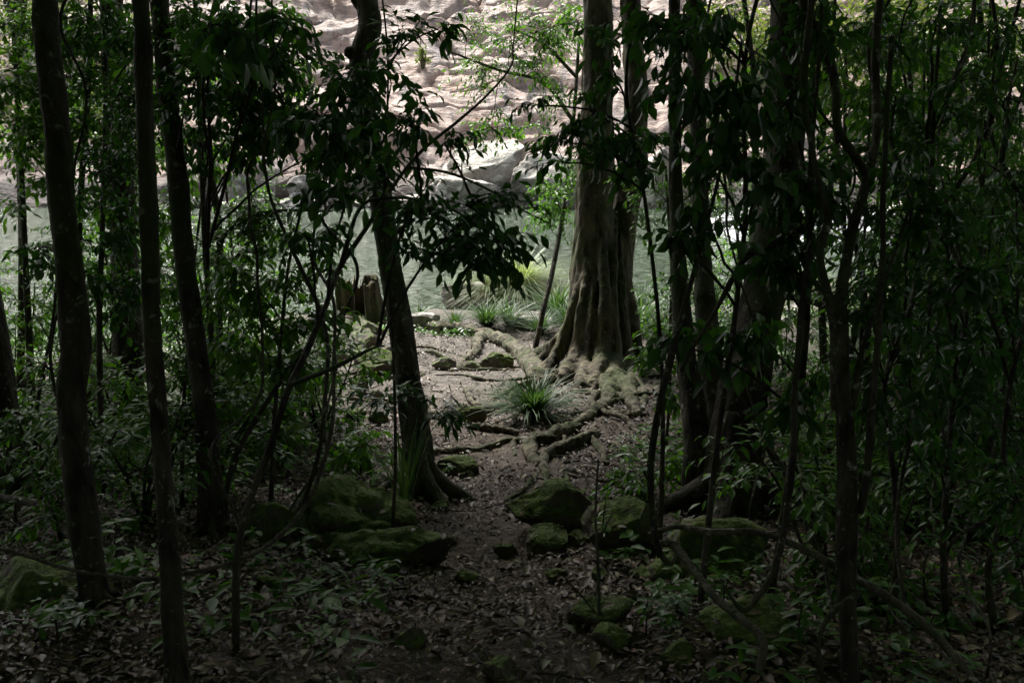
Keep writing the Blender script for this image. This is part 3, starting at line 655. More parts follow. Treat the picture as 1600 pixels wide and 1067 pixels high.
# --- big buttressed tree
def big_tree():
    g, D = G(918, 588); pl = Plant('buttressed_tree', 'big pale buttressed tree with roots spreading over the bare soil', 'tree', g)
    mb = MB()
    def st(rows, rough=.09, k=8, sides=20):
        pts = [P(px, py, D + dd) for px, py, dd, w in rows]; rr = [rad(w, D + dd) for px, py, dd, w in rows]
        q = crom(pts, k); r = np.interp(np.linspace(0, 1, len(q)), np.linspace(0, 1, len(rr)), rr); tube(mb, q, r, sides, rough, seed=5); return q
    m1 = st([(940, -420, .1, 44), (938, -200, .1, 46), (934, -60, .1, 42), (933, 60, .1, 44), (932, 180, .1, 50), (928, 300, .1, 58), (926, 400, .1, 68), (928, 470, .1, 80), (930, 540, .15, 92), (930, 600, .2, 90)])
    m2 = st([(1010, -420, .6, 34), (1000, -200, .55, 36), (982, -60, .5, 30), (988, 60, .45, 32), (994, 150, .4, 36), (990, 240, .35, 42), (974, 330, .3, 50), (962, 420, .25, 58), (958, 500, .25, 64), (958, 590, .3, 66)])
    st([(956, 300, .3, 16), (955, 360, .25, 26), (950, 430, .2, 36)])
    rn = random.Random(4)
    # buttress ribs: from inside the bole down and out to the soil
    ribs = [(915, 330, 905, 430, 885, 520, 838, 572, 22, 30, .0, .35), (905, 380, 898, 470, 875, 545, 845, 590, 20, 30, -.15, .0), (920, 360, 912, 470, 900, 550, 868, 604, 22, 28, -.25, -.15),
            (930, 380, 925, 480, 916, 560, 905, 604, 20, 26, -.30, -.25), (945, 330, 944, 460, 942, 545, 928, 604, 24, 30, -.32, -.28), (958, 360, 958, 480, 962, 560, 955, 612, 22, 32, -.30, -.28),
            (968, 380, 972, 480, 982, 560, 996, 612, 24, 34, -.15, -.15), (980, 340, 984, 460, 996, 540, 1012, 590, 20, 28, .1, .1), (895, 420, 885, 500, 862, 540, 832, 556, 18, 24, .25, .5),
            (975, 430, 990, 520, 1010, 570, 1035, 590, 16, 22, .4, .5), (938, 470, 935, 540, 938, 575, 940, 600, 16, 22, -.34, -.34)]
    for a in ribs:
        gg, Dg = G(a[6], a[7])
        pts = [P(a[0] * .4 + (935 if a[0] < 950 else 970) * .6, a[1] - 30, D + a[10] * .3 + .2), P(a[2], a[3], D + a[10] + .07), P(a[4], a[5], D + (a[10] + a[11]) / 2), gg + np.array([0, 0, .0]), gg + np.array([(a[6] - 925) * .0012, -.03 if a[11] < 0 else .06, -.10])]
        q = crom(pts, 7); r = np.interp(np.linspace(0, 1, len(q)), [0, .4, .75, 1], [rad(a[8], D) * .25, rad(a[8], D), rad(a[9], D) * .8, rad(a[9], D) * .5])
        tube(mb, q, r, 10, .14, seed=int(a[0]))
    # irregular vertical flutes up the boles
    for k in range(22):
        q0, RR = (m1, 1.0) if k < 14 else (m2, .72); th = rn.uniform(0, 6.28); nq = len(q0)
        i0 = rn.randint(nq // 5, nq // 2); i1 = rn.randint(max(i0 + 12, nq * 2 // 3), nq - 4)
        seg = q0[i0:i1]; tt = np.linspace(0, 1, len(seg)); rr = (.10 + .09 * np.clip((np.arange(i0, i1) / nq - .35) / .6, 0, 1)) * RR
        th2 = th + .7 * vnoise(np.stack([seg[:, 2] * .9, seg[:, 2] * 0 + k * 3.3, seg[:, 2] * 0], -1), 6)
        off = np.stack([np.cos(th2) * rr, np.sin(th2) * rr, 0 * rr], -1)
        tube(mb, seg + off, (.03 + .03 * (1 + vnoise(seg * 1.2 + k, 7)) * .5) * np.sin(np.pi * np.clip(tt * .9 + .08, 0, 1)) ** .5, 9, .12, seed=k)
    o = mb.build('trunk_raw', M['bark_big'])
    rm = o.modifiers.new('r', 'REMESH'); rm.mode = 'VOXEL'; rm.voxel_size = .016
    sm = o.modifiers.new('s', 'SMOOTH'); sm.factor = .6; sm.iterations = 3
    dg = bpy.context.evaluated_depsgraph_get(); me = o.evaluated_get(dg).to_mesh()
    n = len(me.vertices); V = np.empty(n * 3, np.float32); me.vertices.foreach_get('co', V); V = V.reshape(-1, 3).astype(float)
    Nn = np.empty(n * 3, np.float32); me.vertices.foreach_get('normal', Nn); Nn = Nn.reshape(-1, 3)
    Fq = np.array([p.vertices[:] for p in me.polygons if len(p.vertices) == 4])
    V = V + Nn * (.012 * fbm(V * np.array([9, 9, 2.2]), 8, 4) + .006 * fbm(V * np.array([30, 30, 8]), 9, 3))[:, None]
    bpy.data.objects.remove(o)
    mesh_obj('trunk', V - g, [Fq], M['bark_big'], pl.root)
    pl.stem = [m1, m2]
    # surface roots
    def groot(rows, lift=.45, k=12, rough=.28):
        pts, rr = [], []
        for row in rows:
            gg, Dg = G(row[0], row[1]); r = rad(row[2], Dg) * .82; extra = row[3] if len(row) > 3 else 0
            if extra:
                gg = P(row[0], row[1], Dg - extra * 4.0); 
            pts.append(gg + np.array([0, 0, r * lift if not extra else 0])); rr.append(r)
        q = crom(pts, k); r = np.interp(np.linspace(0, 1, len(q)), np.linspace(0, 1, len(rr)), rr)
        b = MB(); q[:, 2] += .012 * vnoise(q * 7, 12); q[:, :2] += .012 * np.stack([vnoise(q * 5, 13), vnoise(q * 5, 14)], -1); tube(b, q, r, 18, rough, seed=int(rows[0][0])); note_root(q, r); b.build('root', M['root'], pl.root, origin=g)
    groot([(872, 600, 34), (846, 596, 34), (832, 580, 34), (822, 560, 32, .05), (802, 543, 30, .07), (775, 530, 30, .08), (748, 522, 30, .08), (715, 518, 28, .07), (684, 514, 26, .06), (655, 508, 24, .04), (632, 508, 20, .02), (600, 512, 16)])
    groot([(752, 526, 22, .07), (744, 540, 20, .04), (742, 552, 18), (730, 564, 16), (716, 576, 12), (704, 582, 7)])
    groot([(868, 603, 30), (838, 604, 24), (808, 608, 18), (785, 620, 12), (768, 626, 6)])
    groot([(812, 608, 12), (798, 622, 9), (790, 638, 5)])
    groot([(958, 600, 44), (972, 612, 42), (982, 624, 32), (990, 638, 22), (996, 650, 12)])
    groot([(985, 606, 34), (1000, 616, 26), (1008, 630, 14), (1004, 642, 8)])
    groot([(952, 604, 36), (954, 622, 32), (944, 640, 26), (928, 652, 22), (908, 662, 20), (888, 672, 15), (872, 676, 8)])
    groot([(944, 640, 18), (965, 648, 14), (985, 650, 11), (1000, 652, 6)])
    groot([(934, 678, 18), (920, 688, 24), (895, 699, 28), (872, 708, 26), (856, 716, 22), (850, 730, 18), (851, 745, 16), (848, 758, 9)], .7)
    groot([(870, 690, 20), (852, 692, 28), (836, 694, 30), (827, 706, 28), (832, 720, 24), (842, 730, 18)], .7)
    groot([(905, 672, 22), (884, 680, 28), (868, 688, 32), (858, 694, 18)], .8)
    groot([(826, 694, 12), (806, 690, 12), (800, 700, 11), (806, 712, 8)], .5)
    groot([(800, 688, 11), (784, 692, 12), (768, 700, 13), (742, 706, 15), (710, 708, 16), (682, 710, 15), (660, 712, 12)], .6)
    groot([(808, 680, 10), (796, 677, 12), (768, 674, 14), (745, 672, 13), (728, 670, 8)], .6)
    groot([(838, 742, 11), (828, 758, 14), (818, 770, 13), (802, 778, 11), (790, 784, 6)], .6)
    groot([(884, 742, 12), (900, 747, 12), (925, 749, 11), (950, 756, 12), (985, 757, 12), (1015, 752, 12), (1045, 748, 9), (1070, 750, 6)], .6)
    groot([(926, 690, 13), (938, 704, 14), (944, 718, 10), (950, 728, 6)], .6)
    groot([(884, 742, 10), (884, 756, 10), (882, 768, 6)], .6)
    groot([(1012, 588, 24), (1030, 590, 18), (1050, 598, 12), (1066, 604, 6)], .3)
    rg = random.Random(8)
    for j in range(46):
        th = math.pi * (1.0 + rg.uniform(-.12, 1.1)); sx_, sy_ = (g[0] + .1 + .42 * math.cos(th), g[1] + .2 + .35 * math.sin(th)) if j < 18 else ((rg.uniform(-.7, 1.0), rg.uniform(6.2, 8.6)) if j < 34 else (rg.uniform(-1.9, -.2), rg.uniform(8.6, 11.4)))
        if j >= 18: th = rg.uniform(2.6, 6.8)
        L_ = rg.uniform(.5, 2.2); n_ = int(L_ / .09) + 3; x_, y_ = sx_, sy_; pp = []; hd = th
        r0 = rg.uniform(.012, .036)
        for i_ in range(n_):
            pp.append((x_, y_, float(gz(x_, y_)) + r0 * (1 - i_ / n_) * .6 + .022 * math.sin(i_ * .55 + j) + .004)); hd += rg.gauss(0, .28); x_ += .09 * math.cos(hd); y_ += .09 * math.sin(hd)
        q = crom(np.array(pp), 3); b = MB(); tube(b, q, np.linspace(r0, .003, len(q)) * (1 + .25 * vnoise(q * 9, 15)), 10, .25, seed=j); note_root(q, r0 * .6); b.build('root', M['root'], pl.root, origin=g)
    groot([(930, 720, 8), (905, 722, 10), (880, 726, 8)], .4)
    # leaves growing in front of and around the bole
    pl.finish(M['bark_big'], M['leaf_mid'], 'crown')
    for j, (q, s) in enumerate(((m1[0], 1.5), (m2[0], 1.3))): add_crown(pl.root, q + np.array([0, 0, .9]), s, j * 2, j)
    return D
DB = big_tree()

# --- dark trunks right of the big tree
trunk_tree('slender dark trunk just right of the big buttressed tree', [(1055, -60, .3, 20), (1054, 100, .3, 21), (1055, 240, .25, 22), (1058, 380, .2, 26), (1066, 500, .15, 34), (1080, 620, .05, 42), (1090, 700, 0, 50), (1095, 795, 0, 66)], M['bark_dark'], 6.5, 1.1, k=1, flare=1.0)
trunk_tree('straight dark trunk right beside the slender one', [(1084, -60, .45, 28), (1088, 100, .4, 28), (1092, 240, .35, 29), (1097, 380, .3, 31), (1104, 500, .2, 40), (1114, 620, .15, 50), (1120, 790, 0, 70)], M['bark_grey'], 6.8, 1.1, k=2, flare=1.0)
trunk_tree('broad dark trunk leaning right from the mossy slab boulder', [(1236, -60, .5, 64), (1232, 80, .5, 66), (1224, 220, .4, 68), (1212, 340, .3, 72), (1196, 450, .2, 74), (1174, 560, .1, 82), (1152, 660, 0, 90), (1140, 800, 0, 112)], M['bark_dark'], 7.0, 1.3, k=0, flare=1.0)
# --- further trunks at the left
trunk_tree('pale leaning trunk far off in the top left corner', [(10, -60, 3, 30), (25, 30, 3, 32), (48, 110, 2.6, 34), (80, 220, 2, 34), (110, 400, 1, 34), (135, 640, 0, 36)], M['bark_grey'], 7.5, 1.2, k=1)
trunk_tree('dark trunk rising at the very left edge', [(-60, 200, 0, 60), (-40, 400, 0, 60), (-10, 560, 0, 56), (8, 700, 0, 62), (12, 770, 0, 78)], M['bark_dark'], 6.5, 1.0, k=2)
trunk_tree('blackish trunk deep in the shade between the first two trunks', [(170, -60, 1, 40), (180, 120, 1, 42), (190, 300, .5, 44), (196, 450, .2, 46), (200, 660, 0, 52)], M['bark_dark'], 6.5, 1.2, k=1)

# --- saplings and vines
def sapling(label, spec, clusters, lp, leaf='leaf_dark', name='sapling', cat='sapling', bark='bark_dark', forks=(), sides=7, wob=.0, group=None):
    pts, rr, g, D0 = stem_pts(spec); pl = Plant(name, label, cat, g, group)
    add_stem(pl, pts, rr, sides, .06, 7, wob)
    for f in forks:
        fp = np.array([P(px, py, D0 + dd) for px, py, dd, w in f]); add_stem(pl, fp, [rad(w, D0 + dd) for px, py, dd, w in f], 6, .05, 6)
    for c in clusters:
        l = lp if len(c) < 7 else c[6]
        pl.cluster(c[0], c[1], D0 + c[2], c[3], c[4], c[5], l)
    pl.finish(M[bark], M[leaf], 'foliage', 'stem'); return pl

sapling('thin sapling with hanging dark leaves filling the upper left', [(300, -60, .6, 7), (308, 60, .5, 8), (314, 220, .4, 9), (320, 380, .2, 10), (330, 520, .1, 11), (335, 640, .05, 12), (340, 800, 0, 13)],
    [(330, 60, -.2, 70, 60, 14), (400, 70, -.3, 80, 70, 18), (470, 90, -.3, 60, 60, 12), (360, 150, -.3, 80, 60, 16), (440, 190, -.2, 80, 55, 20), (520, 230, -.2, 60, 45, 14), (380, 230, -.2, 60, 40, 10), (310, 220, 0, 40, 60, 8), (370, 70, -1.5, 50, 40, 3, dict(LP_BIG, L=.085)), (350, 20, -1.2, 60, 40, 3, dict(LP_BIG, L=.085)), (440, 40, -1.2, 50, 40, 3, dict(LP_BIG, L=.08))], LP_DROOP)
sapling('bowed sapling arching over the river view with drooping leaf sprays', [(812, -40, .9, 2.5), (802, 70, .85, 2.9), (798, 105, .8, 3.6), (760, 150, .75, 4.3), (715, 190, .7, 5.8), (660, 235, .6, 6.5), (615, 290, .5, 7.2), (570, 360, .4, 8.6), (530, 420, .3, 9.4), (512, 470, .2, 10.1), (483, 540, .1, 12.2), (450, 610, 0, 13.0), (425, 690, 0, 13.0), (388, 790, 0, 13.0), (370, 880, 0, 13.7), (366, 1030, 0, 15.8)],
    [(650, 330, -.1, 60, 50, 6), (700, 370, -.1, 90, 60, 9), (760, 390, 0, 70, 55, 7), (730, 320, 0, 90, 40, 5), (640, 190, 0, 50, 30, 4), (540, 300, 0, 70, 40, 6), (700, 215, 0, 50, 30, 4), (480, 370, 0, 60, 40, 5)], LP_DARK,
    forks=[[(455, 600, 0, 10), (520, 575, -.1, 9), (580, 545, -.15, 5), (600, 540, -.2, 3)], [(640, 262, .55, 5), (700, 270, .5, 5), (760, 295, .5, 4), (820, 330, .5, 3), (860, 350, .5, 2)], [(532, 418, .3, 9), (560, 330, .3, 6), (600, 310, .3, 5), (690, 320, .3, 4), (790, 380, .2, 3)]])
sapling('wispy upright sapling in front of the rock face centre', [(590, -60, 0, 3), (604, 60, 0, 3.5), (606, 150, 0, 4), (602, 250, 0, 5), (600, 350, 0, 5), (612, 500, 0, 5), (618, 700, 0, 6), (610, 860, 0, 8)],
    [(640, 60, 0, 50, 40, 5), (610, 130, .1, 50, 30, 4), (620, 245, 0, 40, 30, 4), (680, 45, 0, 40, 20, 3), (570, 270, 0, 50, 30, 4)], dict(LP_MID, L=.06))
sapling('young tree with small bright leaves leaning in front of the river rocks', [(905, 60, 1.2, 6), (895, 200, .9, 7), (880, 330, .6, 8), (864, 420, .3, 9), (850, 480, .1, 10), (834, 546, 0, 11)],
    [(870, 40, .3, 60, 40, 16), (800, 50, .2, 70, 40, 16), (760, 110, .1, 60, 50, 14), (840, 110, .2, 60, 40, 14), (880, 150, .3, 40, 40, 10), (770, 205, .1, 50, 28, 9), (860, 60, 1, 60, 50, 10), (870, 310, .3, 45, 60, 16), (840, 340, .3, 30, 30, 6), (900, 270, .2, 50, 60, 12), (730, 45, .1, 50, 30, 8), (860, 215, .2, 40, 30, 4)], LP_SMALL, 'leaf_mid',
    forks=[[(896, 190, .9, 7), (850, 130, .6, 6), (780, 110, .3, 5), (700, 80, .1, 3)], [(900, 120, 1, 6), (850, 70, .7, 5), (790, 40, .4, 3)]])
sapling('feathery green sapling overhanging the water on the left', [(520, 330, -.2, 4), (430, 330, 0, 6), (370, 350, 0, 7), (340, 400, 0, 8), (345, 520, 0, 9), (352, 700, 0, 11)],
    [(380, 335, 0, 50, 30, 14), (340, 365, 0, 60, 30, 12), (430, 345, 0, 50, 28, 12), (490, 380, -.1, 50, 25, 10), (370, 400, 0, 60, 30, 12), (420, 370, .1, 50, 25, 10)], LP_PIN, 'leaf_mid')
sapling('leafy sapling with broad dark leaves in front of the stump water', [(470, 330, -.4, 5), (450, 420, -.3, 6), (440, 520, -.2, 7), (430, 640, 0, 8), (420, 800, 0, 10)],
    [(380, 440, -.2, 60, 30, 9), (450, 440, -.3, 50, 35, 9), (520, 420, -.3, 40, 30, 5), (420, 490, -.2, 70, 35, 10), (490, 500, -.3, 50, 35, 8), (350, 470, 0, 50, 30, 7), (400, 540, 0, 60, 30, 8), (470, 560, -.1, 60, 30, 7)], dict(LP_MID, L=.065, droop=.5), 'leaf_mid')
sapling('dark leafy sapling between the first two trunks', [(160, -60, .5, 8), (165, 150, .4, 9), (160, 350, .2, 10), (155, 520, .1, 11), (160, 780, 0, 12)],
    [(150, 40, 0, 70, 60, 16), (180, 150, 0, 70, 60, 18), (170, 260, .1, 70, 60, 18), (190, 360, .2, 50, 50, 12), (140, 440, .1, 40, 40, 7), (200, 470, .2, 50, 40, 9), (260, 200, .1, 50, 80, 12), (280, 30, 0, 60, 50, 10)], LP_DARK)
sapling('green leafed sapling filling the top left corner', [(20, 40, .5, 8), (30, 200, .3, 9), (40, 420, .1, 11), (50, 640, 0, 14)],
    [(30, 40, 0, 60, 60, 16), (20, 140, 0, 60, 60, 16), (50, 230, 0, 60, 60, 16), (110, 120, .4, 60, 80, 16), (30, 310, 0, 60, 40, 5), (140, 50, .6, 60, 50, 10), (200, 110, .6, 50, 80, 10)], dict(LP_SMALL, L=.07), 'leaf_mid')
sapling('shrub of mixed leaves beside the left trunk over the water', [(90, 420, -.2, 5), (80, 520, 0, 6), (60, 620, 0, 7), (50, 720, 0, 9)],
    [(50, 490, 0, 60, 35, 3), (80, 570, 0, 60, 40, 5), (150, 570, .2, 50, 40, 5), (30, 620, 0, 50, 40, 6), (150, 450, 0, 40, 30, 4), (100, 350, 0, 50, 30, 3)], LP_MID, 'leaf_mid')
sapling('low sapling with glossy leaves around the third trunk', [(300, 480, 0, 5), (290, 580, 0, 6), (285, 700, 0, 8), (282, 800, 0, 9)],
    [(270, 560, 0, 50, 40, 8), (330, 600, .1, 50, 40, 8), (260, 450, 0, 30, 40, 5), (380, 600, .2, 50, 40, 9), (300, 660, 0, 50, 30, 7), (200, 620, .2, 60, 40, 9)], LP_MID, 'leaf_mid')
# right side
sapling('big leafed dark sapling hanging in front of the twin trunks', [(1210, -80, -.2, 7), (1180, 10, -.1, 8), (1165, 90, -.1, 8), (1162, 180, 0, 9), (1165, 330, 0, 9), (1150, 480, 0, 10), (1120, 700, .05, 11), (1090, 960, 0, 14)],
    [(1060, 50, -.4, 70, 50, 8), (1130, 40, -.4, 60, 50, 5), (1050, 140, -.4, 50, 60, 7), (1110, 140, -.5, 60, 60, 7), (1150, 200, -.5, 50, 60, 7), (1200, 90, -.4, 50, 60, 4), (1100, 250, -.4, 70, 45, 6), (1180, 270, -.5, 60, 40, 5), (1030, 30, -.2, 60, 40, 8), (1080, 350, -.4, 30, 50, 6), (1055, 390, -.4, 30, 30, 4)], dict(LP_BIG, L=.056, gap=.034))
sapling('sprig of dark leaves crossing the front of the big tree', [(1000, -60, -.3, 4), (985, 60, -.2, 5), (980, 160, -.1, 6), (1010, 330, 0, 7), (1035, 600, 0, 8), (1030, 900, 0, 10)],
    [(925, 180, -.2, 70, 50, 5), (845, 165, -.2, 35, 25, 2), (960, 200, -.1, 70, 60, 6), (895, 225, -.2, 60, 40, 4), (990, 230, 0, 50, 60, 6), (880, 260, -.1, 50, 50, 3), (960, 110, -.2, 50, 60, 4)], dict(LP_DARK, L=.048, droop=.8))
sapling('mid green sapling behind the twin trunks by the water', [(1040, 260, 0, 5), (1045, 340, 0, 6), (1050, 430, 0, 7), (1045, 610, 0, 9)],
    [(1010, 290, -.2, 50, 30, 9), (1070, 300, 0, 60, 40, 12), (1130, 290, 0, 50, 50, 12), (1150, 360, 0, 50, 30, 8), (1000, 340, -.3, 40, 30, 5), (1050, 480, 0, 50, 50, 9), (1130, 450, 0, 50, 40, 8), (1200, 380, 0, 40, 40, 6)], dict(LP_PIN, L=.07), 'leaf_mid')
sapling('bushy sapling with drooping leaves right of the leaning broad trunk', [(1262, -60, .2, 9), (1270, 120, .1, 10), (1265, 300, 0, 10), (1262, 480, 0, 11), (1250, 620, 0, 12), (1225, 800, 0, 13), (1195, 960, 0, 14)],
    [(1250, 50, -.2, 60, 60, 10), (1230, 170, -.3, 60, 60, 10), (1260, 280, -.2, 60, 60, 10), (1220, 350, -.2, 50, 40, 7), (1190, 420, -.2, 50, 50, 5), (1250, 420, -.2, 50, 40, 4), (1170, 520, 0, 60, 40, 5), (1240, 640, -.2, 40, 30, 4), (1070, 540, 0, 40, 50, 3), (1280, 600, -.1, 40, 30, 4)], dict(LP_DARK, L=.06, droop=.9))
RIGHT = [('tall stem with dark leaves on the far right edge', 1585, .0, [(1560, 60), (1570, 160), (1550, 260), (1580, 360), (1560, 470), (1580, 560), (1560, 650), (1580, 760), (1590, 880), (1510, 420), (1540, 540)], 3.0, 'leaf_dark'),
         ('dark leafed sapling third from the right edge', 1480, .0, [(1470, 40), (1490, 130), (1460, 210), (1500, 290), (1470, 370), (1500, 460), (1460, 540), (1500, 620), (1460, 700), (1520, 560), (1430, 300)], 3.0, 'leaf_dark'),
         ('leafy sapling behind the thick vine bundle', 1395, .0, [(1380, 60), (1400, 150), (1370, 240), (1410, 330), (1380, 420), (1420, 520), (1380, 600), (1420, 690), (1360, 480), (1420, 230)], 3.2, 'leaf_dark')]
for lb, bx, dd, cl, dens, lf in RIGHT:
    rr = random.Random(bx)
    sapling(lb, [(bx + rr.randint(-50, 50), -60, .3, 6), (bx + rr.randint(-50, 50), 70, .25, 7), (bx + rr.randint(-40, 40), 200, .2, 8), (bx + rr.randint(-45, 45), 330, .15, 8), (bx + rr.randint(-35, 35), 460, .1, 9), (bx + rr.randint(-40, 40), 600, 0, 10), (bx + rr.randint(-25, 25), 740, 0, 11), (bx + rr.randint(-35, 35), 870, 0, 12), (bx + rr.randint(-15, 15), 990, 0, 13)],
        [(x, y, rr.uniform(-.4, .4), 60, 55, int(1.9 * dens)) for x, y in cl], dict(LP_DARK, L=.047, droop=.6, gap=.023), lf)
BACK = [('green shrub lit from the river at the upper right', 1330, 690, [(1300, 60), (1340, 140), (1310, 230), (1370, 320)]),
        ('taller green shrub behind the dark saplings on the right', 1450, 670, [(1420, 50), (1460, 130), (1430, 220), (1480, 330), (1440, 420), (1460, 510), (1400, 560)]),
        ('spreading green shrub near the right edge', 1550, 690, [(1520, 60), (1580, 130), (1530, 230), (1570, 330), (1530, 430), (1580, 500), (1520, 580)])]
for lb, bx, by, cl in BACK:
    rr = random.Random(bx)
    sapling(lb, [(bx + rr.randint(-30, 30), 40, .3, 6), (bx + rr.randint(-25, 25), 250, .2, 7), (bx + rr.randint(-20, 20), 450, .1, 8), (bx, by, 0, 10)],
        [(x, y, rr.uniform(-.6, .6), 60, 50, 7) for x, y in cl], dict(LP_MID, L=.075, gap=.034), 'leaf_mid', name='shrub', cat='shrub')
MIDL = [('small leafed tree on the left bank in front of the river', 330, 650, .0, [(300, 60), (360, 130), (280, 190), (420, 40), (330, 260), (450, 120), (390, 210), (250, 120)], 'leaf_mid'),
        ('small leafed tree behind the leftmost trunk', 130, 640, .0, [(100, 60), (160, 120), (90, 200), (180, 220), (120, 300), (200, 320)], 'leaf_mid'),
        ('light green tree leaning over the river at the left edge', 30, 610, 1.0, [(20, 60), (70, 30), (30, 160), (80, 210), (10, 250)], 'leaf_light'),
        ('slender tree with bright foliage between the slim trunks', 215, 640, .6, [(230, 40), (260, 90), (210, 160), (250, 240), (200, 290), (260, 330), (220, 420), (270, 480)], 'leaf_mid'),
        ('bright understory tree on the right bank near the rapids', 1290, 600, .0, [(1270, 40), (1320, 90), (1260, 160), (1340, 200), (1290, 270), (1250, 340)], 'leaf_light'),
        ('mid height tree behind the right hand saplings', 1420, 610, .0, [(1400, 30), (1450, 100), (1390, 170), (1440, 240), (1500, 200), (1400, 310)], 'leaf_mid'),
        ('bushy tree near the right edge by the river', 1540, 620, .0, [(1510, 20), (1570, 90), (1520, 170), (1590, 230), (1540, 300), (1590, 380)], 'leaf_mid'),
        ('light leafed tree between the broad trunk and the vines', 1165, 590, .5, [(1130, 30), (1180, 80), (1150, 150), (1110, 200), (1180, 230), (1120, 280)], 'leaf_mid')]
for lb, bx, by, dd, cl, lf in MIDL:
    rr = random.Random(bx)
    sapling(lb, [(bx + rr.randint(-20, 20), -60, .5 + dd, 9), (bx + rr.randint(-20, 20), 150, .3 + dd, 10), (bx + rr.randint(-15, 15), 380, .2, 12), (bx, by, 0, 14)],
        [(x, y, rr.uniform(-.5, .9) + dd, 50, 42, 8) for x, y in cl], dict(LP_SMALL, L=.085, gap=.042), lf, name='tree', cat='tree')
LOW = [('low green shrub behind the leaf covered hollow at lower right', 1300, 820, [(1260, 700), (1320, 740), (1290, 790)]), ('ground shrub with light leaves under the right saplings', 1420, 840, [(1400, 740), (1450, 790), (1380, 800)]),
       ('leafy ground shrub at the right edge of the forest floor', 1560, 860, [(1520, 780), (1580, 800), (1560, 720)]), ('small shrub by the foot of the broad trunk', 1230, 780, [(1210, 720), (1250, 750)]),
       ('dense low shrub on the left bank behind the third trunk', 430, 730, [(400, 660), (450, 690), (380, 700), (430, 640)]), ('low shrub with narrow leaves before the clearing', 560, 745, [(520, 690), (570, 700), (600, 720)]),
       ('scrubby plant between the leftmost trunks', 190, 760, [(160, 700), (210, 690), (190, 730)]), ('shrub in the dim corner at left', 60, 800, [(40, 700), (90, 720), (30, 650)]),
       ('ferny shrub right of the buttress roots', 1040, 700, [(1020, 560), (1050, 600), (1040, 530)]), ('light leafed seedling bush between roots and slab boulder', 1010, 790, [(1000, 745), (1040, 735), (970, 760)])]
for lb, bx, by, cl in LOW:
    rr = random.Random(bx)
    sapling(lb, [(bx - 5, min(c[1] for c in cl), .0, 4), (bx + 5, (by + min(c[1] for c in cl)) / 2, 0, 5), (bx, by, 0, 6)],
        [(x, y, rr.uniform(-.2, .2), 48, 28, 6) for x, y in cl], dict(LP_MID, L=.065, gap=.028, droop=.3), 'leaf_mid', name='shrub', cat='shrub')

# --- undergrowth: a few kinds of sapling and shrub, each copy a thing with its own stems and foliage
def proto(kind, seed):
    random.seed(seed); o3 = np.array([0., 0, 0]); pl = Plant(kind[0], 'x', kind[0], o3); ns = kind[1]; h = kind[2]
    for k in range(ns):
        th = random.random() * 6.28; tp = np.array([math.cos(th) * h * kind[3], math.sin(th) * h * kind[3], h * random.uniform(.75, 1)])
        q = crom(np.array([tp, tp * [.6, .6, .65] + RNG.normal(size=3) * .03 * h, tp * [.25, .25, .3] + RNG.normal(size=3) * .02 * h, [0, 0, -.05]]), 5)
        tube(pl.wood, q, np.linspace(.003 + .001 * h, .006 + .004 * h, len(q)), 6); pl.stem.append(q)
        for j in range(kind[4]):
            p = q[int((random.random() ** 1.3) * len(q) * kind[5])]; th2 = random.random() * 6.28; l = random.uniform(.22, .5) * kind[6]
            e = p + np.array([math.cos(th2) * l, math.sin(th2) * l, random.uniform(-.1, .25) * l]); pl.spray(p, e, kind[7], .0035)
    pl.finish(M['bark_dark'], M[kind[8]], 'foliage', 'stems'); return pl.root
KINDS = [('shrub', 4, .8, .35, 6, .75, .7, dict(LP_MID, L=.055), 'leaf_mid'), ('shrub', 5, .55, .5, 5, .8, .6, dict(LP_PIN, L=.06, droop=.2), 'leaf_mid'), ('shrub', 3, 1.3, .25, 8, .8, .8, dict(LP_DARK, L=.06), 'leaf_dark'),
         ('sapling', 1, 2.6, .08, 20, .85, 1.1, dict(LP_MID, L=.06), 'leaf_mid'), ('sapling', 2, 3.4, .10, 16, .7, 1.1, dict(LP_DARK, L=.06, droop=.8), 'leaf_dark'), ('sapling', 1, 1.9, .12, 14, .8, .8, dict(LP_PIN, L=.065), 'leaf_mid')]
PRO = [proto(kd, 90 + i_) for i_, kd in enumerate(KINDS)]
USED = set()
def copy_thing(src, loc, rz, sc, label, group):
    i_ = PRO.index(src); r_ = src if i_ not in USED else src.copy()
    if i_ in USED:
        COL.objects.link(r_)
        for ch in list(src.children):
            c = ch.copy(); COL.objects.link(c); c.parent = r_
    USED.add(i_); r_.location = loc; r_.rotation_euler = (0, 0, rz); r_.scale = (sc, sc, sc); r_['label'] = label; r_['group'] = group
rr = random.Random(21)
def undergrowth(n, x0, x1, d0, d1, kinds, side):
    k = 0; tries = 0
    while k < n and tries < 4000:
        tries += 1; D = rr.uniform(d0, d1); px = rr.uniform(x0, x1); X = (px - 800) / F * D; Y = D
        if float(shore(np.array(X))) - Y < .3: continue
        i_ = rr.choice(kinds)
        if 1215 < px < 1350 and D > 4.5 and i_ >= 2: continue
        if 1215 < px < 1350 and D > 8: continue
        k += 1
        nm = KINDS[i_][0]; what = 'leafy low shrub' if i_ < 2 else 'taller dark shrub' if i_ == 2 else 'thin young sapling'
        copy_thing(PRO[i_], (X, Y, float(gz(X, Y))), rr.uniform(0, 6), rr.uniform(.7, 1.25), '%s crowding the shaded %s bank among the trunks' % (what, side), '%ss crowding the %s bank' % (what, side))
undergrowth(20, -60, 420, 5.8, 10.5, [0, 1, 1, 2, 3, 5], 'left'); undergrowth(5, -60, 380, 3.6, 5.5, [1], 'left')
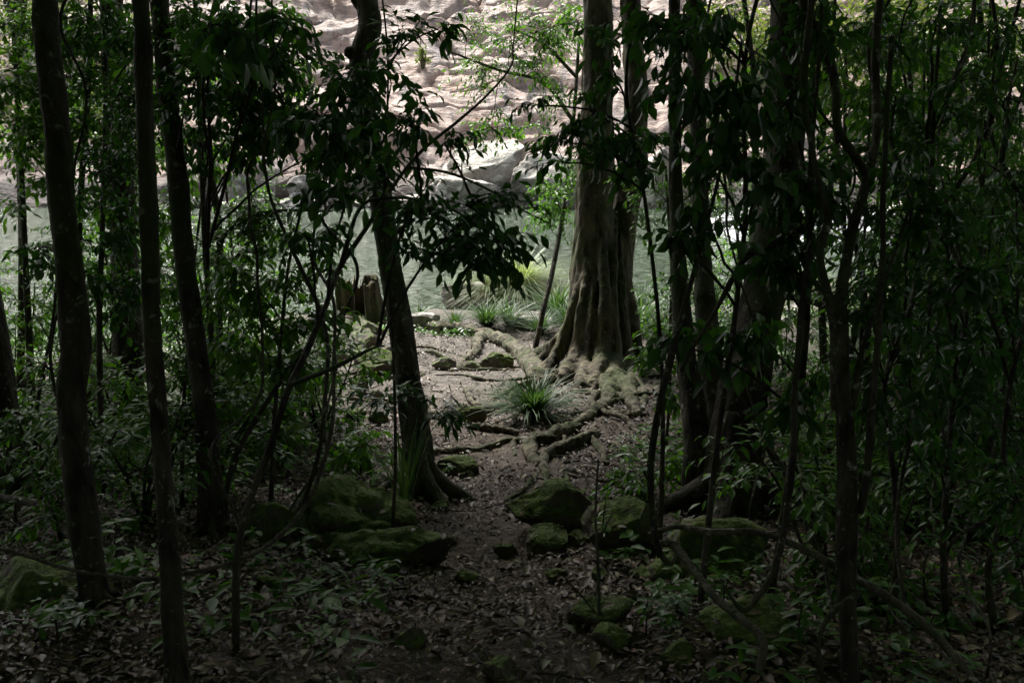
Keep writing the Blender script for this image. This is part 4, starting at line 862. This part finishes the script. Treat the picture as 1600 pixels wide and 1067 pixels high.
undergrowth(36, 1235, 1680, 5.0, 13, [0, 1, 2, 3, 4, 5], 'right'); undergrowth(12, 1270, 1650, 3.0, 5, [0, 1, 1, 2], 'right'); undergrowth(6, 1060, 1200, 8.5, 12, [0, 1, 5], 'right')
undergrowth(5, 380, 520, 5.6, 7, [1], 'left')
for i_ in range(len(PRO)):
    if i_ not in USED: copy_thing(PRO[i_], (-4.5, 8 + i_ * .3, float(gz(-4.5, 8))), 0, 1, 'thin young sapling crowding the shaded left bank among the trunks', 'thin young saplings crowding the left bank')
random.seed(77)

# --- lianas and bare stems
def liana(label, rows, D0=None, name='liana', bark='liana', cat='vine', sides=8, forks=(), wob=.01):
    """rows (px,py,D,width px)"""
    pts = np.array([P(a, b_, d) for a, b_, d, w in rows]); rr = [rad(w, d) for a, b_, d, w in rows]
    base = pts[-1]; t = thing(name, label, cat, tuple(base)); k = 0
    for rws in [rows] + list(forks):
        pts = np.array([P(a, b_, d) for a, b_, d, w in rws]); rr = [rad(w, d) for a, b_, d, w in rws]
        q = crom(pts, 8); q = q + wob * np.stack([vnoise(q * 5, 3 + k), vnoise(q * 5, 4 + k), vnoise(q * 5, 6 + k)], -1)
        b = MB(); tube(b, q, np.interp(np.linspace(0, 1, len(q)), np.linspace(0, 1, len(rr)), rr), sides, .10, seed=k)
        b.build('stem' if k == 0 else 'branch', M[bark], t, origin=base); k += 1
    return t
def gD(px, py): return G(px, py)[1]
d0 = gD(1335, 1085)
liana('thick bundle of twisted dark vine stems rising on the right', [(1380, -60, d0 + .5, 12), (1368, 100, d0 + .5, 14), (1372, 220, d0 + .4, 14), (1350, 300, d0 + .3, 15), (1325, 400, d0 + .2, 17), (1312, 480, d0 + .1, 20), (1318, 600, d0, 24), (1322, 720, d0, 32), (1322, 860, d0, 34), (1325, 980, d0, 28), (1332, 1090, d0, 30)], bark='bark_dark',
    forks=[[(1240, -40, d0 + .3, 12), (1262, 20, d0 + .3, 16), (1290, 70, d0 + .3, 16), (1302, 130, d0 + .25, 14), (1306, 200, d0 + .2, 14), (1330, 240, d0 + .2, 14), (1352, 280, d0 + .25, 13), (1340, 350, d0 + .2, 12)],
           [(1272, -40, d0 + .2, 11), (1262, 60, d0 + .2, 12), (1260, 150, d0 + .2, 10), (1272, 260, d0 + .15, 9), (1290, 340, d0 + .15, 12), (1280, 400, d0 + .1, 13), (1296, 470, d0 + .1, 14), (1304, 540, d0 + .05, 14), (1308, 640, d0, 16)],
           [(1395, 60, d0 + .1, 8), (1385, 160, d0 + .1, 9), (1378, 300, d0 + .1, 9), (1382, 400, d0 + .1, 9), (1376, 500, d0, 9), (1362, 640, d0 - .05, 13), (1352, 720, d0 - .05, 12), (1340, 800, d0, 14)],
           [(1420, 330, d0 + .1, 5), (1395, 400, d0 + .1, 6), (1370, 480, d0, 7), (1345, 560, d0, 9), (1330, 640, d0, 12)],
           [(1340, 930, d0 - .05, 12), (1300, 960, d0 - .08, 10), (1282, 1000, d0 - .1, 8), (1290, 1080, d0 - .1, 8)]])
d1 = gD(1190, 1060)
liana('long vine hanging in a deep loop at the right of the path', [(1290, -60, d1 + .2, 6), (1270, 200, d1 + .2, 7), (1262, 380, d1 + .2, 9), (1252, 500, d1 + .15, 11), (1246, 640, d1 + .1, 11), (1232, 780, d1 + .05, 11), (1212, 880, d1, 11), (1180, 940, d1, 10), (1155, 955, d1, 9), (1120, 900, d1, 0.1)], bark='bark_dark')
liana('dark vine dropping into a hook before the mossy slab', [(1160, 60, d1 + .2, 5), (1120, 300, d1 + .2, 6), (1070, 470, d1 + .1, 9), (1045, 560, d1 + .1, 12), (1026, 640, d1 + .1, 11), (1020, 740, d1 + .1, 11), (1022, 820, d1 + .1, 10), (1032, 862, d1 + .1, 10), (1048, 880, d1 + .1, 9), (1056, 870, d1 + .12, 7)], bark='bark_dark')
liana('crooked pale branch slanting down from the mossy slab', [(1030, 850, d1 + .4, 11), (1055, 852, d1 + .4, 13), (1085, 890, d1 + .3, 13), (1110, 930, d1 + .2, 13), (1150, 965, d1 + .1, 14), (1190, 1000, d1 + .02, 14), (1188, 1045, d1, 15), (1170, 1110, d1 - .1, 16)])
liana('long drooping branch crossing from the slab boulder to the lower right', [(1015, 835, d1 + .5, 9), (1060, 822, d1 + .45, 9), (1110, 828, d1 + .4, 11), (1180, 830, d1 + .4, 10), (1240, 850, d1 + .35, 12), (1310, 885, d1 + .3, 13), (1380, 930, d1 + .25, 14), (1450, 985, d1 + .2, 14), (1500, 1040, d1 + .1, 14), (1550, 1100, d1, 14)], bark='bark_grey')
liana('thick bare branch arching behind the vines near the water', [(1370, 540, 7.4, 12), (1330, 500, 7.4, 12), (1290, 478, 7.4, 12), (1250, 466, 7.4, 12), (1200, 462, 7.4, 10), (1195, 458, 7.4, 6)], forks=[[(1250, 466, 7.4, 6), (1270, 455, 7.3, 4), (1300, 450, 7.3, 3)]], cat='branch', name='fallen_branch')
liana('dark crooked limb rising to the right behind the loop vine', [(1300, 310, d1 + .3, 18), (1270, 345, d1 + .3, 16), (1225, 370, d1 + .3, 15), (1190, 390, d1 + .3, 13), (1165, 400, d1 + .35, 11), (1110, 500, d1 + .4, 6), (1065, 580, d1 + .5, 4)], bark='bark_dark', cat='branch', name='dead_branch')
d2 = gD(366, 1030)
liana('thin liana sweeping in a low arc across the lower left trunks', [(505, 300, d2 + .5, 4), (490, 400, d2 + .5, 5), (520, 470, d2 + .4, 5), (525, 560, d2 + .3, 6), (522, 640, d2 + .2, 6), (505, 710, d2 + .15, 7), (480, 780, d2 + .1, 7), (440, 835, d2 + .05, 7), (380, 872, d2, 7), (300, 893, d2, 7), (230, 903, d2, 7), (120, 890, d2, 6), (40, 868, d2, 6), (-40, 850, d2, 6)])
liana('brown surface root curving down past the leftmost trunk', [(-40, 770, 4.3, 13), (30, 782, 4.2, 14), (70, 795, 4.1, 15), (100, 822, 3.9, 14), (135, 858, 3.6, 12), (180, 900, 3.4, 12), (215, 925, 3.2, 12), (246, 952, 3.1, 10)], name='surface_root', cat='root')
liana('slim dark stem forking left of the bowed sapling', [(400, -60, d2 + .4, 4), (405, 150, d2 + .4, 4), (420, 300, d2 + .4, 5), (460, 400, d2 + .3, 7), (495, 480, d2 + .3, 7), (515, 560, d2 + .2, 7), (500, 680, d2 + .1, 7), (470, 790, d2 + .1, 7)], bark='bark_dark',
      forks=[[(420, 300, d2 + .4, 3), (412, 230, d2 + .4, 3), (430, 120, d2 + .4, 3), (424, -40, d2 + .4, 3)]])
liana('leaning thin stem crossing behind the bowed sapling', [(480, 540, 4.4, 6), (430, 610, 4.4, 7), (390, 670, 4.4, 8), (365, 720, 4.3, 8), (352, 800, 4.3, 8), (350, 870, 4.2, 9)], bark='bark_dark')
liana('bare twig stem standing in the lower centre', [(935, 720, 3.2, 3), (932, 800, 3.1, 4), (936, 900, 3.0, 5), (934, 980, 2.95, 6), (936, 1100, 2.9, 7)], bark='bark_dark', name='bare_stem', cat='stem', forks=[[(934, 960, 2.97, 4), (900, 920, 2.95, 2.5), (880, 900, 2.95, 2)], [(932, 850, 3.05, 3), (960, 800, 3.1, 2)]])
liana('thin vine hanging beside the long drooping branch', [(1470, -40, 3.2, 5), (1462, 150, 3.2, 6), (1452, 300, 3.2, 6), (1450, 460, 3.1, 7), (1440, 620, 3.1, 6), (1400, 800, 3.0, 6), (1410, 960, 2.9, 7)], bark='bark_dark')
liana('slanting twiggy stem among the right hand saplings', [(1500, 560, 3.4, 5), (1470, 660, 3.4, 6), (1520, 760, 3.3, 6), (1560, 820, 3.2, 9), (1545, 900, 3.2, 11), (1560, 1000, 3.1, 14), (1570, 1090, 3.0, 16)], bark='bark_dark', forks=[[(1600, 780, 3.3, 5), (1540, 810, 3.25, 6), (1490, 850, 3.2, 6), (1475, 930, 3.1, 6)]])
liana('black stem slanting across the lower right foreground', [(1150, 560, 3.6, 4), (1185, 660, 3.5, 5), (1230, 740, 3.4, 6), (1265, 820, 3.3, 6), (1290, 900, 3.2, 6), (1300, 960, 3.1, 6)], bark='bark_dark')

rv = random.Random(31)
for k, (x0, x1, y0, y1, lb) in enumerate([(1430, 1350, -40, 700, 'curling thin vine wandering from the top beside the vine bundle'), (1240, 1330, -40, 800, 'thin vine winding behind the hanging loop'), (1520, 1440, -40, 900, 'long wandering vine between the far right saplings'),
        (1590, 1500, 100, 1000, 'curved vine near the right edge swinging inward'), (1120, 1210, -40, 760, 'fine vine trailing across the leaning broad trunk'), (1390, 1480, 300, 1040, 'crooked vine sprawling over the lower right thicket'), (130, 60, -40, 760, 'thin curling vine beside the leftmost trunk'), (420, 350, -40, 820, 'fine wandering vine left of the leaning tree'), (560, 470, 200, 800, 'thin looping vine crossing the view of the stump')]):
    n_ = 9; D_ = rv.uniform(3.3, 5.0)
    rows = [(x0 + (x1 - x0) * j / (n_ - 1) + rv.gauss(0, 24), y0 + (y1 - y0) * j / (n_ - 1) + rv.gauss(0, 10), D_ + rv.gauss(0, .1), rv.uniform(3.2, 6)) for j in range(n_)]
    gp, gDd = G(rows[-1][0], rows[-1][1] + 60); rows = [(a, b_, d_ + (gDd - D_) * (j / (n_ - 1)) ** 2, w_) for j, (a, b_, d_, w_) in enumerate(rows)] + [(rows[-1][0] + 5, rows[-1][1] + 62, gDd, 6)]
    liana(lb, rows, bark='bark_dark', name='vine', wob=.03)
# --- stump
def stump():
    g, D = G(560, 506); t = thing('hollow_stump', 'broken hollow tree stump with a jagged top at the water edge', 'stump', tuple(g))
    def shell(a0, a1, R0, h0, nm, seed, wall=.07):
        na, nh = 70, 26; a = np.linspace(R(a0), R(a1), na); mb = MB(); rings = []
        jag = h0 * (1 + .15 * vnoise(np.stack([a * 5, a * 0, a * 0], -1), seed) + .13 * vnoise(np.stack([a * 16, a * 0, a * 0], -1), seed + 1))
        rings = []
        for side in (0, 1):
            for k in range(nh + 1):
                t_ = k / nh; z = t_ * jag - .08
                fl = R0 * (1 + .35 * (1 - t_) ** 3) * (1 + .24 * vnoise(np.stack([a * 3, a * 0 + z * 1.5, a * 0], -1), seed + 2) + .10 * vnoise(np.stack([a * 14, z * 2, a * 0], -1), seed + 3)) - side * wall
                rings.append(np.stack([np.cos(a) * fl, np.sin(a) * fl * .8, z], -1))
        order = rings[:nh + 1] + rings[nh + 1:][::-1]
        V = np.concatenate(order); n = len(order); i = np.arange(n)[:, None] * na; j = np.arange(na - 1)[None, :]; i2 = np.roll(np.arange(n), -1)[:, None] * na
        Q = np.stack([i + j, i2 + j, i2 + j + 1, i + j + 1], -1).reshape(-1, 4)[:, ::-1]
        capA = [[k * na, (k + 1) * na, (n - 2 - k) * na, (n - 1 - k) * na] for k in range(nh)]; capB = [[q + na - 1 for q in c][::-1] for c in capA]
        mb.add(V, np.vstack([Q, capA, capB])); mb.build(nm, M['stump'], t)
    shell(-62, 205, .30, .62, 'stump_shell', 61); shell(212, 262, .27, .56, 'broken_shard', 67, .06)
    b = MB()
    for rows in [[(548, 495, 24), (535, 520, 22), (520, 545, 16), (505, 560, 10)], [(590, 500, 22), (615, 508, 20), (640, 512, 16)], [(560, 505, 20), (572, 525, 18), (590, 545, 14), (600, 560, 8)]]:
        pts = []; rr = []
        for a, b2, w in rows: gg, Dg = G(a, b2); pts.append(gg + [0, 0, .03]); rr.append(rad(w, Dg))
        q = crom(pts, 6); b2_ = MB(); tube(b2_, q, np.interp(np.linspace(0, 1, len(q)), np.linspace(0, 1, len(rr)), rr), 10, .15); b2_.build('root', M['stump'], t, origin=g)
stump()

# --- grasses
def tussock(label, px, py, n, L, w, m, name='grass_tussock', spread=1.0, base=None, dry=0, group=None, stiff=.5, seed=1):
    g = base if base is not None else G(px, py)[0]; r = np.random.default_rng(seed); t = thing(name, label, 'grass', tuple(g), group); L = L * 1.3; n = int(n * 1.1); w = w * 1.15
    def blades(nm, n, L, mt, drp):
        th = r.random(n) * 6.283; tl = r.random(n) ** .7 * spread; l = L * (.55 + .5 * r.random(n)); k = 7
        o = np.stack([np.cos(th), np.sin(th), 0 * th], -1); s = np.linspace(0, 1, k)
        h = o[:, None, :] * (l[:, None] * (np.sin(tl)[:, None] * s + drp * s ** 2 * .55))[..., None]
        z = l[:, None] * (np.cos(tl)[:, None] * s - drp * s ** 2.4 * (.35 + .55 * r.random(n))[:, None])
        c = h.copy(); c[..., 2] += z; c += np.stack([-np.sin(th), np.cos(th), 0 * th], -1)[:, None, :] * (l * r.normal(size=n) * .16)[:, None, None] * (s ** 2)[None, :, None]; c += (o * (.05 * L * r.random(n))[:, None])[:, None, :]
        sd_ = np.stack([-np.sin(th), np.cos(th), 0 * th], -1)[:, None, :] * (w * .5 * np.array([.8, 1, 1, .9, .7, .4, .05]))[None, :, None] * (.7 + .6 * r.random(n))[:, None, None]
        V = np.stack([c - sd_, c + sd_], 2).reshape(-1, 3); b0 = (np.arange(n) * k * 2)[:, None, None]
        q = np.array([[2 * i, 2 * i + 1, 2 * i + 3, 2 * i + 2] for i in range(k - 1)])[None]
        mesh_obj(nm, V, [(b0 + q).reshape(-1, 4)], mt, t)
    blades('blades', n, L, m, stiff)
    if dry: blades('dry_blades', dry, L * .85, M['straw'], stiff + .3)
    return t
tussock('dark green strappy tussock growing on the roots at the centre', 835, 655, 330, .37, .012, M['grass'], seed=3, stiff=.55)
tussock('green strappy tussock at the water edge behind the raised root', 762, 512, 260, .44, .011, M['grass'], seed=4)
tussock('smaller thin tussock at the water edge left of the strappy one', 712, 512, 110, .32, .009, M['grass'], seed=5)
tussock('upright green tussock just left of the big trunk', 870, 500, 200, .62, .014, M['grass'], seed=6)
tussock('tall green tussock just right of the big trunk', 1000, 520, 260, .70, .015, M['grass'], seed=7)
tussock('large pale sedge clump with a straw coloured skirt on the river rock', 0, 0, 1500, .9, .012, M['sedge'], base=P(812, 462, 15.6), dry=260, stiff=.75, seed=8, spread=1.2)
tussock('smaller pale sedge left of the large sedge clump', 0, 0, 420, .62, .012, M['sedge'], base=P(768, 462, 15.4), dry=60, stiff=.8, seed=9, spread=1.2)
tussock('pale grass clump on the right shore behind the vines', 1248, 462, 500, .7, .012, M['sedge'], stiff=.7, seed=10)
tussock('yellow green grass clump on the far right shore', 1440, 470, 500, .8, .013, M['sedge'], stiff=.7, seed=11)
tussock('bright grass clump at the right edge shore', 1540, 500, 400, .7, .013, M['sedge'], stiff=.7, seed=12)
tussock('thin grassy tuft rising in front of the leaning trunk', 632, 800, 40, .5, .006, M['grass'], stiff=.2, seed=13, spread=.35)
for k, (a, b_, n_, L_, lb) in enumerate([(795, 508, 170, .42, 'green strappy tussock between the pale wet rock and the raised root'), (845, 522, 140, .36, 'green tussock touching the foot of the small leaning tree'), (1030, 540, 200, .55, 'strappy tussock right of the buttress roots at the bank'), (1062, 515, 160, .55, 'tall tussock behind the slender dark trunk'),
        (655, 500, 80, .28, 'small tuft behind the smooth grey boulder'), (500, 540, 120, .36, 'tussock on the bank left of the stump roots'), (890, 520, 160, .5, 'dense tussock tucked against the left side of the big trunk')]):
    tussock(lb, a, b_, n_, L_, .012, M['grass'], seed=40 + k)
for k, (a, b_, lb) in enumerate([(1120, 520, 'green grass tuft behind the twin trunks'), (1300, 560, 'grass tuft behind the thick vine bundle'), (1400, 600, 'loose grass tuft on the shaded right bank'), (200, 560, 'thin reeds at the left shore between trunks'), (60, 555, 'thin reeds at the shore by the left edge'), (420, 590, 'grass tuft on the left bank below the water'), (340, 640, 'dark grass tuft behind the third trunk')]):
    tussock(lb, a, b_, 160, .5, .009, M['grass'], seed=20 + k)

# --- far bank bushes
def far_bush(label, px, py, D, w, h, m='leaf_far', seed=0, n=2600, ls=.22):
    r = np.random.default_rng(seed); c = P(px, py, D); Wd, H = w * D / F, h * D / F
    zb = float(bank_h(np.array(c[0]), np.array(c[1]))); t = thing('bush', label, 'bush', (c[0], c[1], zb))
    cs = r.normal(size=(18, 3)); cs = cs / np.linalg.norm(cs, axis=1)[:, None] * (r.random((18, 1)) ** .35) * np.array([Wd / 2, Wd * .35, H / 2]) * .85
    p = cs[r.integers(0, 18, n)] + r.normal(size=(n, 3)) * np.array([Wd, Wd * .7, H]) * .085; p = p + [0, 0, c[2] - zb]
    d = r.normal(size=(n, 3)); d[:, 2] -= .4; up = r.normal(size=(n, 3)) * .6 + [0, 0, 1]
    mb = MB(); leaf_mesh(mb, p, d, up, ls * (.6 + .8 * r.random(n)), .45); mb.build('foliage', M[m], t)
    wb = MB()
    for k in range(8): q = crom(np.array([(0, 0, -.2), cs[k] * [.4, .4, .2] + [0, 0, (c[2] - zb) * .5], cs[k] + [0, 0, c[2] - zb]]), 4); tube(wb, q, np.linspace(.09, .02, len(q)), 5)
    wb.build('stem', M['bark_grey'], t)
far_bush('yellow green bush on the far bank behind the dark leaves at top right', 1180, 60, 44, 200, 200, seed=1)
far_bush('broad bright bush across the river at the far upper right', 1330, 110, 42, 260, 260, seed=2, n=3600)
far_bush('green tree crown on the far bank near the right edge', 1480, 60, 40, 260, 260, seed=3, n=3600)
far_bush('low sunlit bush at the far waterline on the right', 1420, 330, 37, 200, 90, seed=4)
far_bush('sunlit scrub across the river at the right edge', 1570, 280, 37, 220, 200, seed=5, n=3000)
far_bush('bush on the far rocks at the top left corner', 60, 60, 44, 330, 300, seed=6, n=4200)
far_bush('green scrub on the far bank behind the left trunks', 190, 190, 40, 230, 190, seed=7, n=3000)
far_bush('small tuft of yellow green fern in a rock crevice at top', 410, 95, 45, 70, 50, seed=8, n=600, ls=.16)
far_bush('little fern clump in the wet crevice behind the elbow of the trunk', 660, 85, 46, 36, 26, seed=9, n=300, ls=.14)
far_bush('tiny green fern patch on the rock face left of centre', 480, 105, 46, 50, 34, seed=10, n=350, ls=.14)

# ------------------------------------------------------------------ forest around and behind the viewpoint (its crowns make the shade)
rr = random.Random(11); base = None; k = 0; spots = []
def place_forest():
    global base, k
    cand = []
    for x in np.arange(-13, 14, 2.9):
        for y in np.arange(-11, 11.5, 2.9):
            X, Y = x + rr.uniform(-.8, .8), y + rr.uniform(-.8, .8)
            cand.append((X, Y))
    for X, Y in cand:
        D = Y * cp_
        vis = D > .4 and abs(X) < (.53 * Y + .5)                    # would stand in the picture
        if vis or abs(X) < 1.0 and abs(Y) < 1.5: continue
        if Y > 7.2: continue
        z = float(gz(np.array(X), np.array(Y))); h = rr.uniform(5.2, 7.2)
        t = thing('forest_tree', 'rainforest tree standing outside the framed view with a dense leafy crown', 'tree', (X, Y, z - .1), 'forest trees around the viewpoint')
        if base is None:
            b = MB(); q = crom(np.array([(0, 0, 0), (.05, .03, 2), (-.06, .02, 4), (.02, 0, 6.5)]), 8); tube(b, q, np.linspace(.11, .05, len(q)), 10, .1); o_ = b.build('trunk', M['bark_dark'], t); base = o_
        else: o_ = base.copy(); COL.objects.link(o_); o_.parent = t
        o_.scale = (1, 1, h / 6.5 * 1.0)
        add_crown(t, (X, Y, z + h), rr.uniform(1.0, 1.35), rr.uniform(0, 6), k)
        if k % 2 == 0 and (abs(X) > .53 * max(Y, 0) + 4.0 or Y < -4): add_crown(t, (X, Y, z + h * .45), rr.uniform(.9, 1.1), rr.uniform(0, 6), k + 1)
        k += 1
place_forest()

# ------------------------------------------------------------------ leaf litter, sticks, seedlings
def litter():
    n = 250000; mb = MB(); D = 1.6 + 11.5 * RNG.random(n) ** 1.25; x = (RNG.random(n) * 1.65 - .825) * (D + .8); y = D
    kx = shore(x) - y > .15; dens = 1.0 + .7 * n2(x, y, .8, 41, 4); far = np.where(y > 7.2, .6, 1.0); keep = kx & (RNG.random(n) < dens * far)
    keep &= RNG.random(len(x)) < np.where(np.abs(x - pathx(y)) < .32, .55, 1.0)
    keep &= np.array([(int(a / .02), int(b_ / .02)) not in ROOTCELL or h_ < .12 for a, b_, h_ in zip(x, y, RNG.random(len(x)))])
    x, y = x[keep], y[keep]; n = len(x); z = gz(x, y) + .006 + .022 * RNG.random(n)
    th = RNG.random(n) * 6.283; d = np.stack([np.cos(th), np.sin(th), RNG.normal(size=n) * .28], -1); up = RNG.normal(size=(n, 3)) * .30 + [0, 0, 1]
    leaf_mesh(mb, np.stack([x, y, z], -1), d, up, (.014 + .024 * RNG.random(n) ** 1.4 + .04 * RNG.random(n) ** 9), .38 + .2 * RNG.random(n), .35, .3)
    for p_, n_ in ROCKLIT:
        k_ = len(p_); th = RNG.random(k_) * 6.283; dd = np.stack([np.cos(th), np.sin(th), th * 0], -1); dd = dd - n_ * (dd * n_).sum(1)[:, None]
        leaf_mesh(mb, p_, dd, n_ + RNG.normal(size=(k_, 3)) * .15, .02 + .03 * RNG.random(k_), .42)
    o = mb.build('leaf_litter', M['litter']); tag(o, 'brown and tan fallen leaves covering the forest floor', 'leaf litter', kind='stuff')
    sb = MB(); r = random.Random(5)
    for k in range(420):
        yy = 1.8 + 9 * r.random() ** 1.2; xx = (r.random() * 1.2 - .6) * (yy + .6); th = r.random() * 6.28; l = .06 + .3 * r.random() ** 2
        t = np.linspace(-.5, .5, 5)[:, None]; q = np.array([xx, yy, 0]) + np.array([math.cos(th), math.sin(th), 0]) * l * t + np.array([-math.sin(th), math.cos(th), 0]) * l * .1 * np.sin(t * 5)
        q[:, 2] = gz(q[:, 0], q[:, 1]) + .012; tube(sb, q, .0025 + .004 * r.random(), 5)
    o = sb.build('fallen_twigs', M['liana']); tag(o, 'thin fallen twigs scattered among the leaf litter', 'twigs', kind='stuff')
litter()
def ground_cover():
    """low herbs and moss plants growing off the path"""
    n = 14000; x = (RNG.random(n) * 1.2 - .6) * 12; y = 2 + 11 * RNG.random(n)
    m = n2(x, y, 1.0, 51) + .55 * sstep(.9, 2.4, np.abs(x - pathx(y))) - .15
    bare = (np.abs(x - .2) < 2.3) & (y > 6.3) & (y < 10.5); m = m + .30 * (y < 6.2); ok = (m > .12) & ~bare & (np.abs(x - pathx(y)) > np.where(y < 6.2, .42, .55)) & (shore(x) - y > .1) & (np.abs(x) < .62 * y + .4)
    x, y = x[ok], y[ok]; z = gz(x, y); mb = MB(); pos, d, up, L = [], [], [], []
    for a, b_, c in zip(x, y, z):
        h = .03 + .10 * random.random(); k = random.randint(5, 11); ll = .03 + .04 * random.random()
        for i_ in range(k):
            th = random.random() * 6.28; pos.append((a + random.gauss(0, .02), b_ + random.gauss(0, .02), c + h * random.random())); d.append((math.cos(th), math.sin(th), .1 + random.gauss(0, .3))); up.append((random.gauss(0, .3), random.gauss(0, .3), 1)); L.append(ll * (.6 + .7 * random.random()))
    leaf_mesh(mb, np.array(pos), np.array(d), np.array(up), np.array(L), .42)
    o = mb.build('ground_cover', M['leaf_mid']); tag(o, 'low green herbs and creepers carpeting the ground beside the path', 'ground cover', kind='stuff')
ground_cover()
SEED = [(455, 985, 60, 'small seedling with a few pale leaves at the foot of the slim trunk', 268), (935, 720, 60, '', 940), (380, 870, 50, '', 0)]
def seedling(label, px, py, hpx, n=7, L=.06, m='leaf_mid', seed=0):
    g, D = G(px, py); r = random.Random(seed); h = hpx * D / F; pl = Plant('seedling', label, 'seedling', g)
    q = crom(np.array([g + [0, 0, h], g + [r.uniform(-.02, .02), 0, h * .5], g - [0, 0, .02]]), 5); tube(pl.wood, q, np.linspace(.0015, .0035, len(q)), 5)
    pos, d, up = [], [], []
    for k in range(n):
        t = r.random() ** 1.6; p = q[int(t * (len(q) * .6))]; th = k * 2.4 + r.random(); pos.append(p); d.append((math.cos(th), math.sin(th), r.uniform(-.3, .25))); up.append((0, 0, 1))
    leaf_mesh(pl.lf, np.array(pos), np.array(d), np.array(up) + RNG.normal(size=(n, 3)) * .15, L * (.7 + .5 * RNG.random(n)), .42); pl.finish(M['twig'], M[m], 'leaves', 'stem')
for k, a in enumerate([('small seedling with pale leaves at the foot of the slim trunk', 262, 1040, 85, 9, .06), ('seedling with broad leaves left of the slim trunk', 190, 900, 90, 9, .07), ('low seedling on the litter right of the slim trunk', 400, 880, 60, 8, .05),
        ('seedling beside the broad dark boulder', 945, 880, 110, 8, .05), ('two leaf seedling in front of the mossy slab', 1135, 960, 60, 7, .05), ('seedling sprouting between the foreground mossy boulders', 470, 880, 60, 8, .06),
        ('leggy seedling at the lower right under the long branch', 1380, 1000, 90, 9, .06), ('seedling with light leaves by the bent vine end', 1250, 1010, 70, 8, .06), ('green seedling at the base of the leaning trunk', 600, 830, 60, 10, .06),
        ('bright seedling on the bank by the rounded stone', 700, 760, 35, 9, .05), ('thin seedling near the bottom left corner', 90, 1010, 60, 7, .05), ('seedling growing beside the overhanging dark stone', 1010, 1000, 70, 10, .05),
        ('leafy seedling left of the leaning tree on the clearing edge', 560, 690, 60, 10, .08), ('bright green seedling where the far root crosses the soil', 1020, 740, 40, 12, .06)]):
    seedling(*a, seed=k)
